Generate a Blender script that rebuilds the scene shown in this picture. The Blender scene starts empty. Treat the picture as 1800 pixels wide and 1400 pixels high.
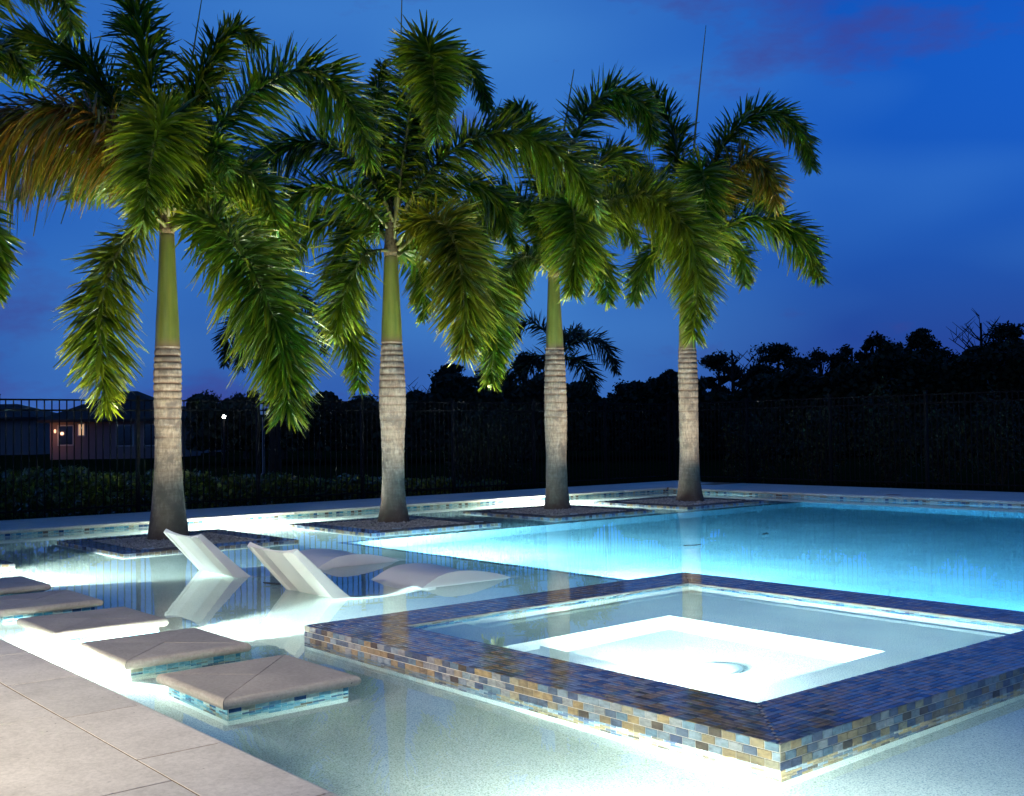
import bpy, math, random
import numpy as np
from mathutils import Vector, Matrix

sc = bpy.context.scene
COL = sc.collection
R = math.radians

# ------------------------------------------------------------------ camera
FPX, ROLL, YAW, EYE = 1941.8, 0.01438, 0.87045, 1.45
PITCH = math.atan(58.5 / FPX)
_f0 = np.array([-math.sin(YAW), math.cos(YAW), 0.0])
_r0 = np.array([math.cos(YAW), math.sin(YAW), 0.0])
_u0 = np.array([0, 0, 1.0])
FWD = _f0 * math.cos(PITCH) + _u0 * math.sin(PITCH)
_up = _u0 * math.cos(PITCH) - _f0 * math.sin(PITCH)
RGT = _r0 * math.cos(ROLL) - _up * math.sin(ROLL)
UPV = _up * math.cos(ROLL) + _r0 * math.sin(ROLL)
EYEP = np.array([0, 0, EYE])
cd = bpy.data.cameras.new('camera')
cam = bpy.data.objects.new('camera', cd)
COL.objects.link(cam)
cd.sensor_width = 36.0
cd.lens = 36.0 * FPX / 1800.0
cd.clip_start, cd.clip_end = 0.05, 3000
cam.matrix_world = Matrix(((RGT[0], UPV[0], -FWD[0], 0), (RGT[1], UPV[1], -FWD[1], 0),
                           (RGT[2], UPV[2], -FWD[2], EYE), (0, 0, 0, 1)))
sc.camera = cam


def atd(x, y, depth):
    """a point of the place, from a bearing (photo pixel) and its distance along the view axis"""
    d = FWD * FPX + RGT * (x - 900) - UPV * (y - 700)
    return EYEP + d * depth / FPX


# ------------------------------------------------------------------ sky, afterglow, exposure
SUN_EL, SUN_AZ = R(1.2), YAW + R(105)      # the sun has just gone, left of and behind the view
world = bpy.data.worlds.new('World')
sc.world = world
world.use_nodes = True
nt = world.node_tree
bg = nt.nodes['Background']
sky = nt.nodes.new('ShaderNodeTexSky')
sky.sky_type = 'NISHITA'
sky.sun_disc = False
sky.sun_elevation = SUN_EL
sky.sun_rotation = -SUN_AZ
sky.ozone_density = 6.0
sky.air_density = 1.0
sky.dust_density = 0.3


def wn(t, **kw):
    n = nt.nodes.new(t)
    for k, v in kw.items():
        setattr(n, k, v)
    return n


tc = wn('ShaderNodeTexCoord')
mp = wn('ShaderNodeMapping')
mp.inputs['Scale'].default_value = (1.0, 1.0, 2.6)
mp.inputs['Location'].default_value = (2.72, 3.1, -0.3)   # cloud offset
nt.links.new(tc.outputs['Generated'], mp.inputs['Vector'])
n1 = wn('ShaderNodeTexNoise')
n1.inputs['Scale'].default_value = 2.3
n1.inputs['Detail'].default_value = 7
n1.inputs['Roughness'].default_value = 0.62
nt.links.new(mp.outputs[0], n1.inputs['Vector'])
r1 = wn('ShaderNodeValToRGB')
r1.color_ramp.elements[0].position, r1.color_ramp.elements[0].color = 0.545, (0, 0, 0, 1)
r1.color_ramp.elements[1].position, r1.color_ramp.elements[1].color = 0.625, (1, 1, 1, 1)
nt.links.new(n1.outputs['Fac'], r1.inputs[0])
mx = wn('ShaderNodeMix', data_type='RGBA')
mx.inputs['B'].default_value = (0.050, 0.055, 0.27, 1)
ms = wn('ShaderNodeMath', operation='MULTIPLY')
ms.inputs[1].default_value = 0.6
nt.links.new(r1.outputs[0], ms.inputs[0])
nt.links.new(ms.outputs[0], mx.inputs['Factor'])
# thin high veil that pales the blue
n2 = wn('ShaderNodeTexNoise')
n2.inputs['Scale'].default_value = 1.3
n2.inputs['Detail'].default_value = 3
nt.links.new(mp.outputs[0], n2.inputs['Vector'])
r2 = wn('ShaderNodeValToRGB')
r2.color_ramp.elements[0].position, r2.color_ramp.elements[0].color = 0.42, (0, 0, 0, 1)
r2.color_ramp.elements[1].position, r2.color_ramp.elements[1].color = 0.72, (1, 1, 1, 1)
nt.links.new(n2.outputs['Fac'], r2.inputs[0])
mv = wn('ShaderNodeMix', data_type='RGBA')
mv.inputs['B'].default_value = (0.075, 0.29, 0.72, 1)
mvs = wn('ShaderNodeMath', operation='MULTIPLY')
mvs.inputs[1].default_value = 0.78
nt.links.new(r2.outputs[0], mvs.inputs[0])
nt.links.new(mvs.outputs[0], mv.inputs['Factor'])
sm = wn('ShaderNodeMix', data_type='RGBA', blend_type='MULTIPLY')
sm.inputs['Factor'].default_value = 1
sm.inputs['B'].default_value = (0.45, 0.50, 0.68, 1)
nt.links.new(sky.outputs[0], sm.inputs['A'])
sx_ = wn('ShaderNodeSeparateXYZ')
nt.links.new(tc.outputs['Generated'], sx_.inputs[0])
hr = wn('ShaderNodeValToRGB')
hr.color_ramp.elements[0].position, hr.color_ramp.elements[0].color = 0.0, (1, 1, 1, 1)
hr.color_ramp.elements[1].position, hr.color_ramp.elements[1].color = 0.30, (0, 0, 0, 1)
nt.links.new(sx_.outputs['Z'], hr.inputs[0])
mh = wn('ShaderNodeMix', data_type='RGBA')
mh.inputs['B'].default_value = (0.009, 0.040, 0.34, 1)
nt.links.new(hr.outputs[0], mh.inputs['Factor'])
nt.links.new(sm.outputs['Result'], mh.inputs['A'])
nt.links.new(mh.outputs['Result'], mv.inputs['A'])
nt.links.new(mv.outputs['Result'], mx.inputs['A'])
nt.links.new(mx.outputs['Result'], bg.inputs['Color'])
bg.inputs['Strength'].default_value = 1.02

sl = bpy.data.lights.new('sun', 'SUN')
sl.energy, sl.angle, sl.color = 0.02, R(12), (1.0, 0.8, 0.7)
sun = bpy.data.objects.new('sun', sl)
COL.objects.link(sun)
sun.rotation_euler = Vector((math.sin(SUN_AZ) * -1, math.cos(SUN_AZ), math.tan(R(6)))).to_track_quat('Z', 'Y').to_euler()

sc.view_settings.view_transform = 'Standard'
sc.view_settings.look = 'None'
sc.view_settings.exposure = 0.0
sc.view_settings.gamma = 1.0
sc.view_settings.use_curve_mapping = False
sc.render.engine = 'CYCLES'
cy = sc.cycles
cy.use_denoising = True
cy.max_bounces = 14
cy.diffuse_bounces = 4
cy.glossy_bounces = 5
cy.transmission_bounces = 10
cy.transparent_max_bounces = 8
cy.sample_clamp_indirect = 45
cy.sample_clamp_direct = 0
cy.caustics_refractive = True
cy.caustics_reflective = True
cy.blur_glossy = 0.4

# ------------------------------------------------------------------ materials
rng = np.random.default_rng(7)
MATS = {}


def new_mat(name):
    m = bpy.data.materials.new(name)
    m.use_nodes = True
    MATS[name] = m
    return m, m.node_tree, m.node_tree.nodes['Principled BSDF']


def noise(t, scale, detail=4, rough=0.55, vec=None, obj=True):
    n = t.nodes.new('ShaderNodeTexNoise')
    n.inputs['Scale'].default_value = scale
    n.inputs['Detail'].default_value = detail
    n.inputs['Roughness'].default_value = rough
    if vec is None:
        g = t.nodes.new('ShaderNodeNewGeometry')
        vec = g.outputs['Position']
    t.links.new(vec, n.inputs['Vector'])
    return n


def ramp(t, src, stops, interp='LINEAR'):
    r = t.nodes.new('ShaderNodeValToRGB')
    r.color_ramp.interpolation = interp
    e = r.color_ramp.elements
    while len(e) < len(stops):
        e.new(0.5)
    for i, (p, c) in enumerate(stops):
        e[i].position = p
        e[i].color = (*c, 1) if len(c) == 3 else c
    t.links.new(src, r.inputs[0])
    return r


def mixc(t, a, b, fac, blend='MIX'):
    m = t.nodes.new('ShaderNodeMix')
    m.data_type = 'RGBA'
    m.blend_type = blend
    for k, v in (('A', a), ('B', b), ('Factor', fac)):
        if isinstance(v, (int, float)):
            m.inputs[k].default_value = v
        elif isinstance(v, tuple):
            m.inputs[k].default_value = (*v, 1)
        else:
            t.links.new(v, m.inputs[k])
    return m.outputs['Result']


def bump(t, src, b, strength=0.3, dist=0.01):
    n = t.nodes.new('ShaderNodeBump')
    n.inputs['Strength'].default_value = strength
    n.inputs['Distance'].default_value = dist
    t.links.new(src, n.inputs['Height'])
    t.links.new(n.outputs[0], b.inputs['Normal'])


def simple(name, col, rough=0.6, var=0.12, nscale=6, spec=0.4, bmp=0.0, metal=0):
    m, t, b = new_mat(name)
    n = noise(t, nscale, 5)
    r = ramp(t, n.outputs['Fac'], [(0.3, tuple(c * (1 - var) for c in col)), (0.7, tuple(min(1, c * (1 + var)) for c in col))])
    t.links.new(r.outputs[0], b.inputs['Base Color'])
    b.inputs['Roughness'].default_value = rough
    b.inputs['Specular IOR Level'].default_value = spec
    b.inputs['Metallic'].default_value = metal
    if bmp:
        bump(t, n.outputs['Fac'], b, bmp, 0.02)
    return m


# travertine (deck, coping, step caps): warm beige, cloudy, small pits, per-stone tone
def travertine(name, base, dark):
    m, t, b = new_mat(name)
    oi = t.nodes.new('ShaderNodeObjectInfo')
    n = noise(t, 3.4, 8, 0.68)
    n2 = noise(t, 46, 5, 0.72)
    c = ramp(t, n.outputs['Fac'], [(0.32, dark), (0.66, base)])
    tone = ramp(t, oi.outputs['Random'], [(0.0, (0.88, 0.88, 0.88)), (1.0, (1.06, 1.04, 1.02))])
    c2 = mixc(t, c.outputs[0], tone.outputs[0], 1.0, 'MULTIPLY')
    fine = ramp(t, n2.outputs['Fac'], [(0.30, (0.80, 0.79, 0.77)), (0.60, (1.06, 1.06, 1.05))])
    c3 = mixc(t, c2, fine.outputs[0], 1.0, 'MULTIPLY')
    v = t.nodes.new('ShaderNodeTexVoronoi')
    v.inputs['Scale'].default_value = 21
    v.inputs['Randomness'].default_value = 1
    g = t.nodes.new('ShaderNodeNewGeometry')
    mp_ = t.nodes.new('ShaderNodeMapping')
    mp_.inputs['Scale'].default_value = (0.6, 1.0, 1.0)
    wv = noise(t, 9, 3)
    add = t.nodes.new('ShaderNodeVectorMath')
    add.operation = 'MULTIPLY_ADD'
    add.inputs[1].default_value = (0.12, 0.12, 0.12)
    t.links.new(wv.outputs['Color'], add.inputs[0])
    t.links.new(g.outputs['Position'], add.inputs[2])
    t.links.new(add.outputs[0], mp_.inputs[0])
    t.links.new(mp_.outputs[0], v.inputs['Vector'])
    pit = ramp(t, v.outputs['Distance'], [(0.06, (1, 1, 1)), (0.13, (0, 0, 0))])
    gate = noise(t, 7, 2)
    gr = ramp(t, gate.outputs['Fac'], [(0.52, (0, 0, 0)), (0.6, (1, 1, 1))])
    pf = mixc(t, pit.outputs[0], gr.outputs[0], 1.0, 'MULTIPLY')
    c4 = mixc(t, c3, tuple(0.42 * x for x in dark), pf)
    t.links.new(c4, b.inputs['Base Color'])
    b.inputs['Roughness'].default_value = 0.62
    b.inputs['Specular IOR Level'].default_value = 0.35
    bump(t, n2.outputs['Fac'], b, 0.25, 0.006)
    return m


STONE = travertine('travertine', (0.57, 0.51, 0.44), (0.46, 0.41, 0.35))
STONE2 = travertine('travertine_cap', (0.36, 0.31, 0.26), (0.27, 0.235, 0.20))
GROUT = simple('grout', (0.50, 0.44, 0.36), 0.8, 0.1, 30)
JOINT = simple('joint_sand', (0.16, 0.10, 0.055), 0.9, 0.2, 20)


# speckled pebble plaster of the pool floor
def plaster():
    m, t, b = new_mat('pool_plaster')
    n = noise(t, 115, 3, 0.6)
    n2 = noise(t, 1.6, 4)
    n3 = noise(t, 260, 2, 0.5)
    c = ramp(t, n.outputs['Fac'], [(0.33, (0.24, 0.28, 0.25)), (0.46, (0.50, 0.50, 0.43)), (0.62, (0.64, 0.63, 0.55))])
    big = ramp(t, n2.outputs['Fac'], [(0.3, (0.86, 0.88, 0.88)), (0.7, (1.05, 1.05, 1.03))])
    c2 = mixc(t, c.outputs[0], big.outputs[0], 1.0, 'MULTIPLY')
    f3 = ramp(t, n3.outputs['Fac'], [(0.33, (0.6, 0.62, 0.62)), (0.45, (1, 1, 1))])
    c3 = mixc(t, c2, f3.outputs[0], 1.0, 'MULTIPLY')
    t.links.new(c3, b.inputs['Base Color'])
    b.inputs['Roughness'].default_value = 0.75
    b.inputs['Specular IOR Level'].default_value = 0.2
    return m


PLASTER = plaster()

TILE_STOPS = [(0.0, (0.30, 0.215, 0.10)), (0.17, (0.055, 0.095, 0.16)), (0.29, (0.25, 0.27, 0.28)),
              (0.44, (0.21, 0.16, 0.085)), (0.56, (0.20, 0.27, 0.32)), (0.68, (0.05, 0.035, 0.025)),
              (0.75, (0.10, 0.19, 0.26)), (0.86, (0.27, 0.24, 0.16)), (0.94, (0.03, 0.06, 0.14))]


def tile_mat(name, per_object, stops=TILE_STOPS):
    m, t, b = new_mat(name)
    if per_object:
        src = t.nodes.new('ShaderNodeObjectInfo').outputs['Random']
    else:
        a = t.nodes.new('ShaderNodeAttribute')
        a.attribute_name = 'tone'
        src = a.outputs['Fac']
    c = ramp(t, src, stops, 'CONSTANT')
    w = t.nodes.new('ShaderNodeMapping')
    w.inputs['Scale'].default_value = (22, 22, 60)
    g = t.nodes.new('ShaderNodeNewGeometry')
    t.links.new(g.outputs['Position'], w.inputs[0])
    n = noise(t, 1.0, 5, 0.6, w.outputs[0])
    v = ramp(t, n.outputs['Fac'], [(0.3, (0.62, 0.62, 0.64)), (0.68, (1.35, 1.33, 1.28))])
    c2 = mixc(t, c.outputs[0], v.outputs[0], 1.0, 'MULTIPLY')
    t.links.new(c2, b.inputs['Base Color'])
    b.inputs['Roughness'].default_value = 0.09
    b.inputs['IOR'].default_value = 1.5
    return m


TILE_O = tile_mat('mosaic_tile', True, [(p_, (.04 + c_[0] * .78, .035 + c_[1] * .75, .026 + c_[2] * .72)) for p_, c_ in TILE_STOPS])
TILE_A = tile_mat('mosaic_tiles', False, [(p_, (.045 + c_[0] * .68, .036 + c_[1] * .60, .034 + c_[2] * .60)) for p_, c_ in TILE_STOPS])
AQUA = [(0.0, (0.22, 0.36, 0.36)), (0.25, (0.05, 0.20, 0.28)), (0.4, (0.34, 0.42, 0.38)), (0.6, (0.02, 0.07, 0.16)),
        (0.7, (0.16, 0.34, 0.40)), (0.86, (0.12, 0.09, 0.07)), (0.93, (0.28, 0.28, 0.20))]
AQUA_O = tile_mat('aqua_tile', True, AQUA)
AQUA_A = tile_mat('aqua_tiles', False, AQUA)

# water: clear, still, absorbing red
wm = bpy.data.materials.new('water')
wm.use_nodes = True
t = wm.node_tree
t.nodes.remove(t.nodes['Principled BSDF'])
gl = t.nodes.new('ShaderNodeBsdfGlass')
gl.inputs['IOR'].default_value = 1.333
gl.inputs['Roughness'].default_value = 0.0
nn = noise(t, 2.2, 2)
bp = t.nodes.new('ShaderNodeBump')
bp.inputs['Strength'].default_value = 0.10
bp.inputs['Distance'].default_value = 0.010
t.links.new(nn.outputs['Fac'], bp.inputs['Height'])
t.links.new(bp.outputs[0], gl.inputs['Normal'])
va = t.nodes.new('ShaderNodeVolumeAbsorption')
va.inputs['Color'].default_value = (0.0, 0.68, 0.96, 1)
va.inputs['Density'].default_value = 0.19
mo = t.nodes['Material Output']
t.links.new(gl.outputs[0], mo.inputs['Surface'])
t.links.new(va.outputs[0], mo.inputs['Volume'])
WATER = wm


def emit(name, col, strength):
    m, t, b = new_mat(name)
    b.inputs['Base Color'].default_value = (*col, 1)
    b.inputs['Emission Color'].default_value = (*col, 1)
    b.inputs['Emission Strength'].default_value = strength
    return m


WHITE = simple('white_shell_plastic', (0.60, 0.55, 0.49), 0.42, 0.03, 3, 0.4)
STEEL = simple('brushed_steel', (0.5, 0.5, 0.5), 0.3, 0.1, 20, 0.5, 0, 1)
BLACK = simple('black_fence_paint', (0.003, 0.003, 0.0035), 0.6, 0.2, 10, 0.08)
GRAVEL = simple('gravel', (0.28, 0.25, 0.22), 0.85, 0.65, 22, 0.3)
GRASS = simple('dark_lawn', (0.006, 0.010, 0.003), 1.0, 0.4, 1.5, 0.0)
SOIL = simple('soil', (0.05, 0.038, 0.028), 0.95, 0.3, 12, 0.1)
BARK = simple('far_bark', (0.02, 0.016, 0.012), 0.95, 0.3, 8, 0.1)
WALLP = simple('house_wall', (0.15, 0.10, 0.09), 0.9, 0.08, 1, 0.2)
ROOFM = simple('house_roof', (0.012, 0.012, 0.013), 0.85, 0.3, 4, 0.2)
FRAME = simple('window_frame', (0.3, 0.27, 0.25), 0.6, 0.05, 4)
WIN_DARK = simple('dark_pane', (0.01, 0.012, 0.02), 0.08, 0.1, 2, 0.6)
WIN_LIT = emit('lit_pane', (1.0, 0.62, 0.32), 0.5)
DARK = simple('dark_cavity', (0.02, 0.02, 0.02), 0.8)


def trunk_mat():
    m, t, b = new_mat('palm_trunk')
    a = t.nodes.new('ShaderNodeAttribute')
    a.attribute_name = 'ring'
    g = t.nodes.new('ShaderNodeNewGeometry')
    w = t.nodes.new('ShaderNodeMapping')
    w.inputs['Scale'].default_value = (1, 1, 0.28)
    t.links.new(g.outputs['Position'], w.inputs[0])
    n = noise(t, 34, 6, 0.65, w.outputs[0])
    n2 = noise(t, 3.3, 6, 0.68)
    w2 = t.nodes.new('ShaderNodeMapping')
    w2.inputs['Scale'].default_value = (3, 3, 30)
    t.links.new(g.outputs['Position'], w2.inputs[0])
    n4 = noise(t, 1.3, 5, 0.6, w2.outputs[0])
    base = ramp(t, n.outputs['Fac'], [(0.3, (0.10, 0.082, 0.060)), (0.7, (0.235, 0.20, 0.155))])
    st = ramp(t, n4.outputs['Fac'], [(0.35, (0.78, 0.76, 0.72)), (0.6, (1.04, 1.04, 1.04))])
    c1 = mixc(t, base.outputs[0], st.outputs[0], 1.0, 'MULTIPLY')
    blot = ramp(t, n2.outputs['Fac'], [(0.50, (0, 0, 0)), (0.60, (0.9, 0.9, 0.9))])
    c2 = mixc(t, c1, (0.075, 0.065, 0.055), blot.outputs[0])
    c3 = mixc(t, c2, (0.060, 0.026, 0.011), a.outputs['Fac'])
    low = t.nodes.new('ShaderNodeAttribute')
    low.attribute_name = 'foot'
    n5 = noise(t, 6, 5, 0.7)
    lowf = t.nodes.new('ShaderNodeMath')
    lowf.operation = 'MULTIPLY'
    t.links.new(low.outputs['Fac'], lowf.inputs[0])
    fr = ramp(t, n5.outputs['Fac'], [(0.3, (0.5, 0.5, 0.5)), (0.6, (1, 1, 1))])
    t.links.new(fr.outputs[0], lowf.inputs[1])
    c4 = mixc(t, c3, (0.085, 0.055, 0.038), lowf.outputs[0])  # brown foot; the unlit base of the trunk is partly put into this colour
    t.links.new(c4, b.inputs['Base Color'])
    b.inputs['Roughness'].default_value = 0.85
    b.inputs['Specular IOR Level'].default_value = 0.2
    bump(t, n.outputs['Fac'], b, 0.45, 0.012)
    return m


TRUNK = trunk_mat()


def shaft_mat():
    m, t, b = new_mat('crownshaft')
    g = t.nodes.new('ShaderNodeNewGeometry')
    w = t.nodes.new('ShaderNodeMapping')
    w.inputs['Scale'].default_value = (14, 14, 0.9)
    t.links.new(g.outputs['Position'], w.inputs[0])
    n = noise(t, 1.0, 5, 0.6, w.outputs[0])
    c = ramp(t, n.outputs['Fac'], [(0.3, (0.055, 0.075, 0.008)), (0.55, (0.10, 0.115, 0.012)), (0.75, (0.14, 0.14, 0.018))])
    a = t.nodes.new('ShaderNodeAttribute')
    a.attribute_name = 'ring'
    c2 = mixc(t, c.outputs[0], (0.12, 0.075, 0.04), a.outputs['Fac'])
    t.links.new(c2, b.inputs['Base Color'])
    b.inputs['Roughness'].default_value = 0.45
    return m


SHAFT = shaft_mat()


def leaf_mat(name, base, dark, tipc, transl=0.09, spec=0.32, rough=0.30, per_object=False):
    m, t, b = new_mat(name)
    a = t.nodes.new('ShaderNodeAttribute')
    a.attribute_name = 'tone'
    tip = t.nodes.new('ShaderNodeAttribute')
    tip.attribute_name = 'tip'
    oi = t.nodes.new('ShaderNodeObjectInfo')
    c = ramp(t, a.outputs['Fac'], [(0.0, dark), (0.75, base), (1.0, tuple(0.5 * (x + y) for x, y in zip(base, tipc)))])
    if per_object:
        dv = ramp(t, a.outputs['Fac'], [(0.25, (0.1, 0.1, 0.1)), (0.7, (1, 1, 1))])
        df = t.nodes.new('ShaderNodeMath')
        df.operation = 'MULTIPLY'
        df.use_clamp = True
        t.links.new(dv.outputs[0], df.inputs[0])
        t.links.new(oi.outputs['Alpha'], df.inputs[1])
        dry = mixc(t, c.outputs[0], oi.outputs['Color'], df.outputs[0])
    else:
        dry = c.outputs[0]
    c2 = mixc(t, dry, tipc, tip.outputs['Fac'])
    t.links.new(c2, b.inputs['Base Color'])
    b.inputs['Roughness'].default_value = rough
    b.inputs['Specular IOR Level'].default_value = spec
    tr = t.nodes.new('ShaderNodeBsdfTranslucent')
    t.links.new(c2, tr.inputs['Color'])
    ms_ = t.nodes.new('ShaderNodeMixShader')
    ms_.inputs[0].default_value = transl
    o = t.nodes['Material Output']
    t.links.new(b.outputs[0], ms_.inputs[1])
    t.links.new(tr.outputs[0], ms_.inputs[2])
    t.links.new(ms_.outputs[0], o.inputs['Surface'])
    return m


LEAF = leaf_mat('palm_leaflet', (0.040, 0.125, 0.004), (0.007, 0.034, 0.002), (0.24, 0.24, 0.008), per_object=True)
HLEAF = leaf_mat('hedge_leaf', (0.065, 0.09, 0.010), (0.018, 0.035, 0.004), (0.10, 0.11, 0.02))
FLEAF = leaf_mat('far_leaf', (0.013, 0.020, 0.006), (0.005, 0.008, 0.003), (0.022, 0.027, 0.008), 0.1, 0.2, 0.7)
RACHIS = simple('rachis', (0.12, 0.13, 0.035), 0.5, 0.2, 12)


# ------------------------------------------------------------------ mesh helpers
def mesh_from(name, V, Fc, mat, attrs=None, smooth=False):
    me = bpy.data.meshes.new(name)
    me.from_pydata([tuple(v) for v in V], [], [tuple(f) for f in Fc])
    me.materials.append(mat)
    if attrs:
        for k, arr in attrs.items():
            a = me.attributes.new(k, 'FLOAT', 'POINT')
            a.data.foreach_set('value', np.asarray(arr, dtype=np.float32))
    if smooth:
        me.polygons.foreach_set('use_smooth', [True] * len(me.polygons))
    me.update()
    return me


def link(name, me, parent=None, loc=None, kind=None):
    o = bpy.data.objects.new(name, me)
    COL.objects.link(o)
    if loc is not None:
        o.location = loc
    if parent is not None:
        o.parent = parent
        o.matrix_parent_inverse = Matrix.Translation(-Vector(parent['base'])) if 'base' in parent else Matrix()
    if kind:
        o['kind'] = kind
    return o


BASES = {}


def thing(name, label, cat, loc=(0, 0, 0), group=None):
    e = bpy.data.objects.new(name, None)
    COL.objects.link(e)
    e.location = loc
    e.empty_display_size = 0.2
    e['label'] = label
    e['category'] = cat
    if group:
        e['group'] = group
    BASES[e.name] = Vector(loc)
    return e


def part(name, me, parent, loc=None, kind=None):
    """a part whose mesh is in world coordinates (or placed at world loc)"""
    o = bpy.data.objects.new(name, me)
    COL.objects.link(o)
    if loc is not None:
        o.location = loc
    o.parent = parent
    b = BASES.get(parent.name)
    if b is not None:
        o.matrix_parent_inverse = Matrix.Translation(-b)
    if kind:
        o['kind'] = kind
    return o


def tag(o, label=None, cat=None, kind=None, group=None):
    if label:
        o['label'] = label
    if cat:
        o['category'] = cat
    if kind:
        o['kind'] = kind
    if group:
        o['group'] = group
    return o


class MB:
    def __init__(self):
        self.v, self.f, self.n = [], [], 0

    def add(self, V, Fc):
        self.f += [tuple(i + self.n for i in f) for f in Fc]
        self.v += [tuple(p) for p in V]
        self.n += len(V)
        return self

    def box(self, x0, x1, y0, y1, z0, z1):
        V = [(x0, y0, z0), (x1, y0, z0), (x1, y1, z0), (x0, y1, z0), (x0, y0, z1), (x1, y0, z1), (x1, y1, z1), (x0, y1, z1)]
        return self.add(V, [(0, 3, 2, 1), (4, 5, 6, 7), (0, 1, 5, 4), (1, 2, 6, 5), (2, 3, 7, 6), (3, 0, 4, 7)])

    def lathe(self, cx, cy, prof, n=24, cap=True):
        V, Fc = [], []
        for (r, z) in prof:
            for k in range(n):
                a = 2 * math.pi * k / n
                V.append((cx + r * math.cos(a), cy + r * math.sin(a), z))
        for i in range(len(prof) - 1):
            for k in range(n):
                k2 = (k + 1) % n
                Fc.append((i * n + k, i * n + k2, (i + 1) * n + k2, (i + 1) * n + k))
        if cap:
            Fc.append(tuple(range(n - 1, -1, -1)))
            Fc.append(tuple((len(prof) - 1) * n + k for k in range(n)))
        return self.add(V, Fc)

    def tube(self, pts, rad, n=6):
        pts = np.asarray(pts, float)
        rad = np.broadcast_to(np.asarray(rad, float), (len(pts),))
        T = np.gradient(pts, axis=0)
        T /= np.linalg.norm(T, axis=1)[:, None] + 1e-9
        ref = np.array([0.31, 0.17, 0.93])
        V, Fc = [], []
        for i, p in enumerate(pts):
            a = np.cross(T[i], ref)
            a /= np.linalg.norm(a) + 1e-9
            b = np.cross(T[i], a)
            for k in range(n):
                an = 2 * math.pi * k / n
                V.append(p + rad[i] * (a * math.cos(an) + b * math.sin(an)))
        for i in range(len(pts) - 1):
            for k in range(n):
                k2 = (k + 1) % n
                Fc.append((i * n + k, i * n + k2, (i + 1) * n + k2, (i + 1) * n + k))
        Fc.append(tuple(range(n - 1, -1, -1)))
        Fc.append(tuple((len(pts) - 1) * n + k for k in range(n)))
        return self.add(V, Fc)

    def mesh(self, name, mat, smooth=False):
        return mesh_from(name, self.v, self.f, mat, None, smooth)


def box(name, x0, x1, y0, y1, z0, z1, mat):
    return MB().box(x0, x1, y0, y1, z0, z1).mesh(name, mat)


def slab_mesh(name, sx, sy, th, mat, bev=0.0008, round_edges=''):
    """stone slab centred on the origin in x,y with its top at z=0; bevelled rim"""
    x, y = sx / 2, sy / 2
    prof = [(0.0, -th), (0.0, -bev * 1.2), (bev, 0.0)]
    V, Fc = [], []
    for (ins, z) in prof:
        V += [(-x + ins, -y + ins, z), (x - ins, -y + ins, z), (x - ins, y - ins, z), (-x + ins, y - ins, z)]
    for i in range(len(prof) - 1):
        for k in range(4):
            k2 = (k + 1) % 4
            Fc.append((i * 4 + k, i * 4 + k2, (i + 1) * 4 + k2, (i + 1) * 4 + k))
    Fc.append(tuple((len(prof) - 1) * 4 + k for k in range(4)))
    Fc.append((3, 2, 1, 0))
    return mesh_from(name, V, Fc, mat)


def coping_mesh(name, length, width, th, mat, seg=6):
    """bullnose coping stone: length along x, nose towards +y at y=+width/2, top at z=0"""
    r = th / 2
    pts = [(-width / 2, -th), (-width / 2, -0.0008), (-width / 2 + 0.0008, 0.0)]
    for k in range(seg + 1):
        a = math.pi / 2 - math.pi * k / seg
        pts.append((width / 2 - r + r * math.cos(a), -r + r * math.sin(a)))
    n = len(pts)
    b = 0.003
    V = []
    for xx, s in ((-length / 2, b), (-length / 2 + b, 0), (length / 2 - b, 0), (length / 2, b)):
        for (yy, zz) in pts:
            V.append((xx, yy * (1 - s / width), zz - (s if zz > -th / 2 else -s)))
    Fc = []
    for i in range(3):
        for k in range(n):
            k2 = (k + 1) % n
            Fc.append((i * n + k, i * n + k2, (i + 1) * n + k2, (i + 1) * n + k))
    Fc.append(tuple(range(n - 1, -1, -1)))
    Fc.append(tuple(3 * n + k for k in range(n)))
    return mesh_from(name, V, Fc, mat)


TP, TH = 0.0772, 0.0386          # mosaic pitch
TW, TT = TP - 0.0042, TH - 0.0042


def tile_verts(c, u, v, n, w, h, d=0.004, bev=0.0012):
    """one tile (open at the back): centre of its back face c, axes u,v, outward n"""
    c, u, v, n = (np.asarray(a, float) for a in (c, u, v, n))
    V = []
    for (s, dd) in ((0, 0), (0, d - bev), (bev, d)):
        for (a, b) in ((-1, -1), (1, -1), (1, 1), (-1, 1)):
            V.append(c + u * a * (w / 2 - s) + v * b * (h / 2 - s) + n * dd)
    Fc = [(8, 9, 10, 11)]
    for i in (0, 1):
        for k in range(4):
            k2 = (k + 1) % 4
            Fc.append((i * 4 + k, i * 4 + k2, (i + 1) * 4 + k2, (i + 1) * 4 + k))
    return V, Fc


TILEMESH = {}


def tile_mesh(axis, mat, w=TW, h=TT):
    key = (axis, mat.name, round(w, 4), round(h, 4))
    if key not in TILEMESH:
        u, v, n = {'x': ((0, 1, 0), (0, 0, 1), (1, 0, 0)), '-x': ((0, -1, 0), (0, 0, 1), (-1, 0, 0)),
                   '-y': ((1, 0, 0), (0, 0, 1), (0, -1, 0)), 'y': ((-1, 0, 0), (0, 0, 1), (0, 1, 0)),
                   'z': ((1, 0, 0), (0, 1, 0), (0, 0, 1)), 'zy': ((0, 1, 0), (-1, 0, 0), (0, 0, 1))}[axis]
        V, Fc = tile_verts((0, 0, 0), u, v, n, w, h)
        TILEMESH[key] = mesh_from('tile', V, Fc, mat)
    return TILEMESH[key]


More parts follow.
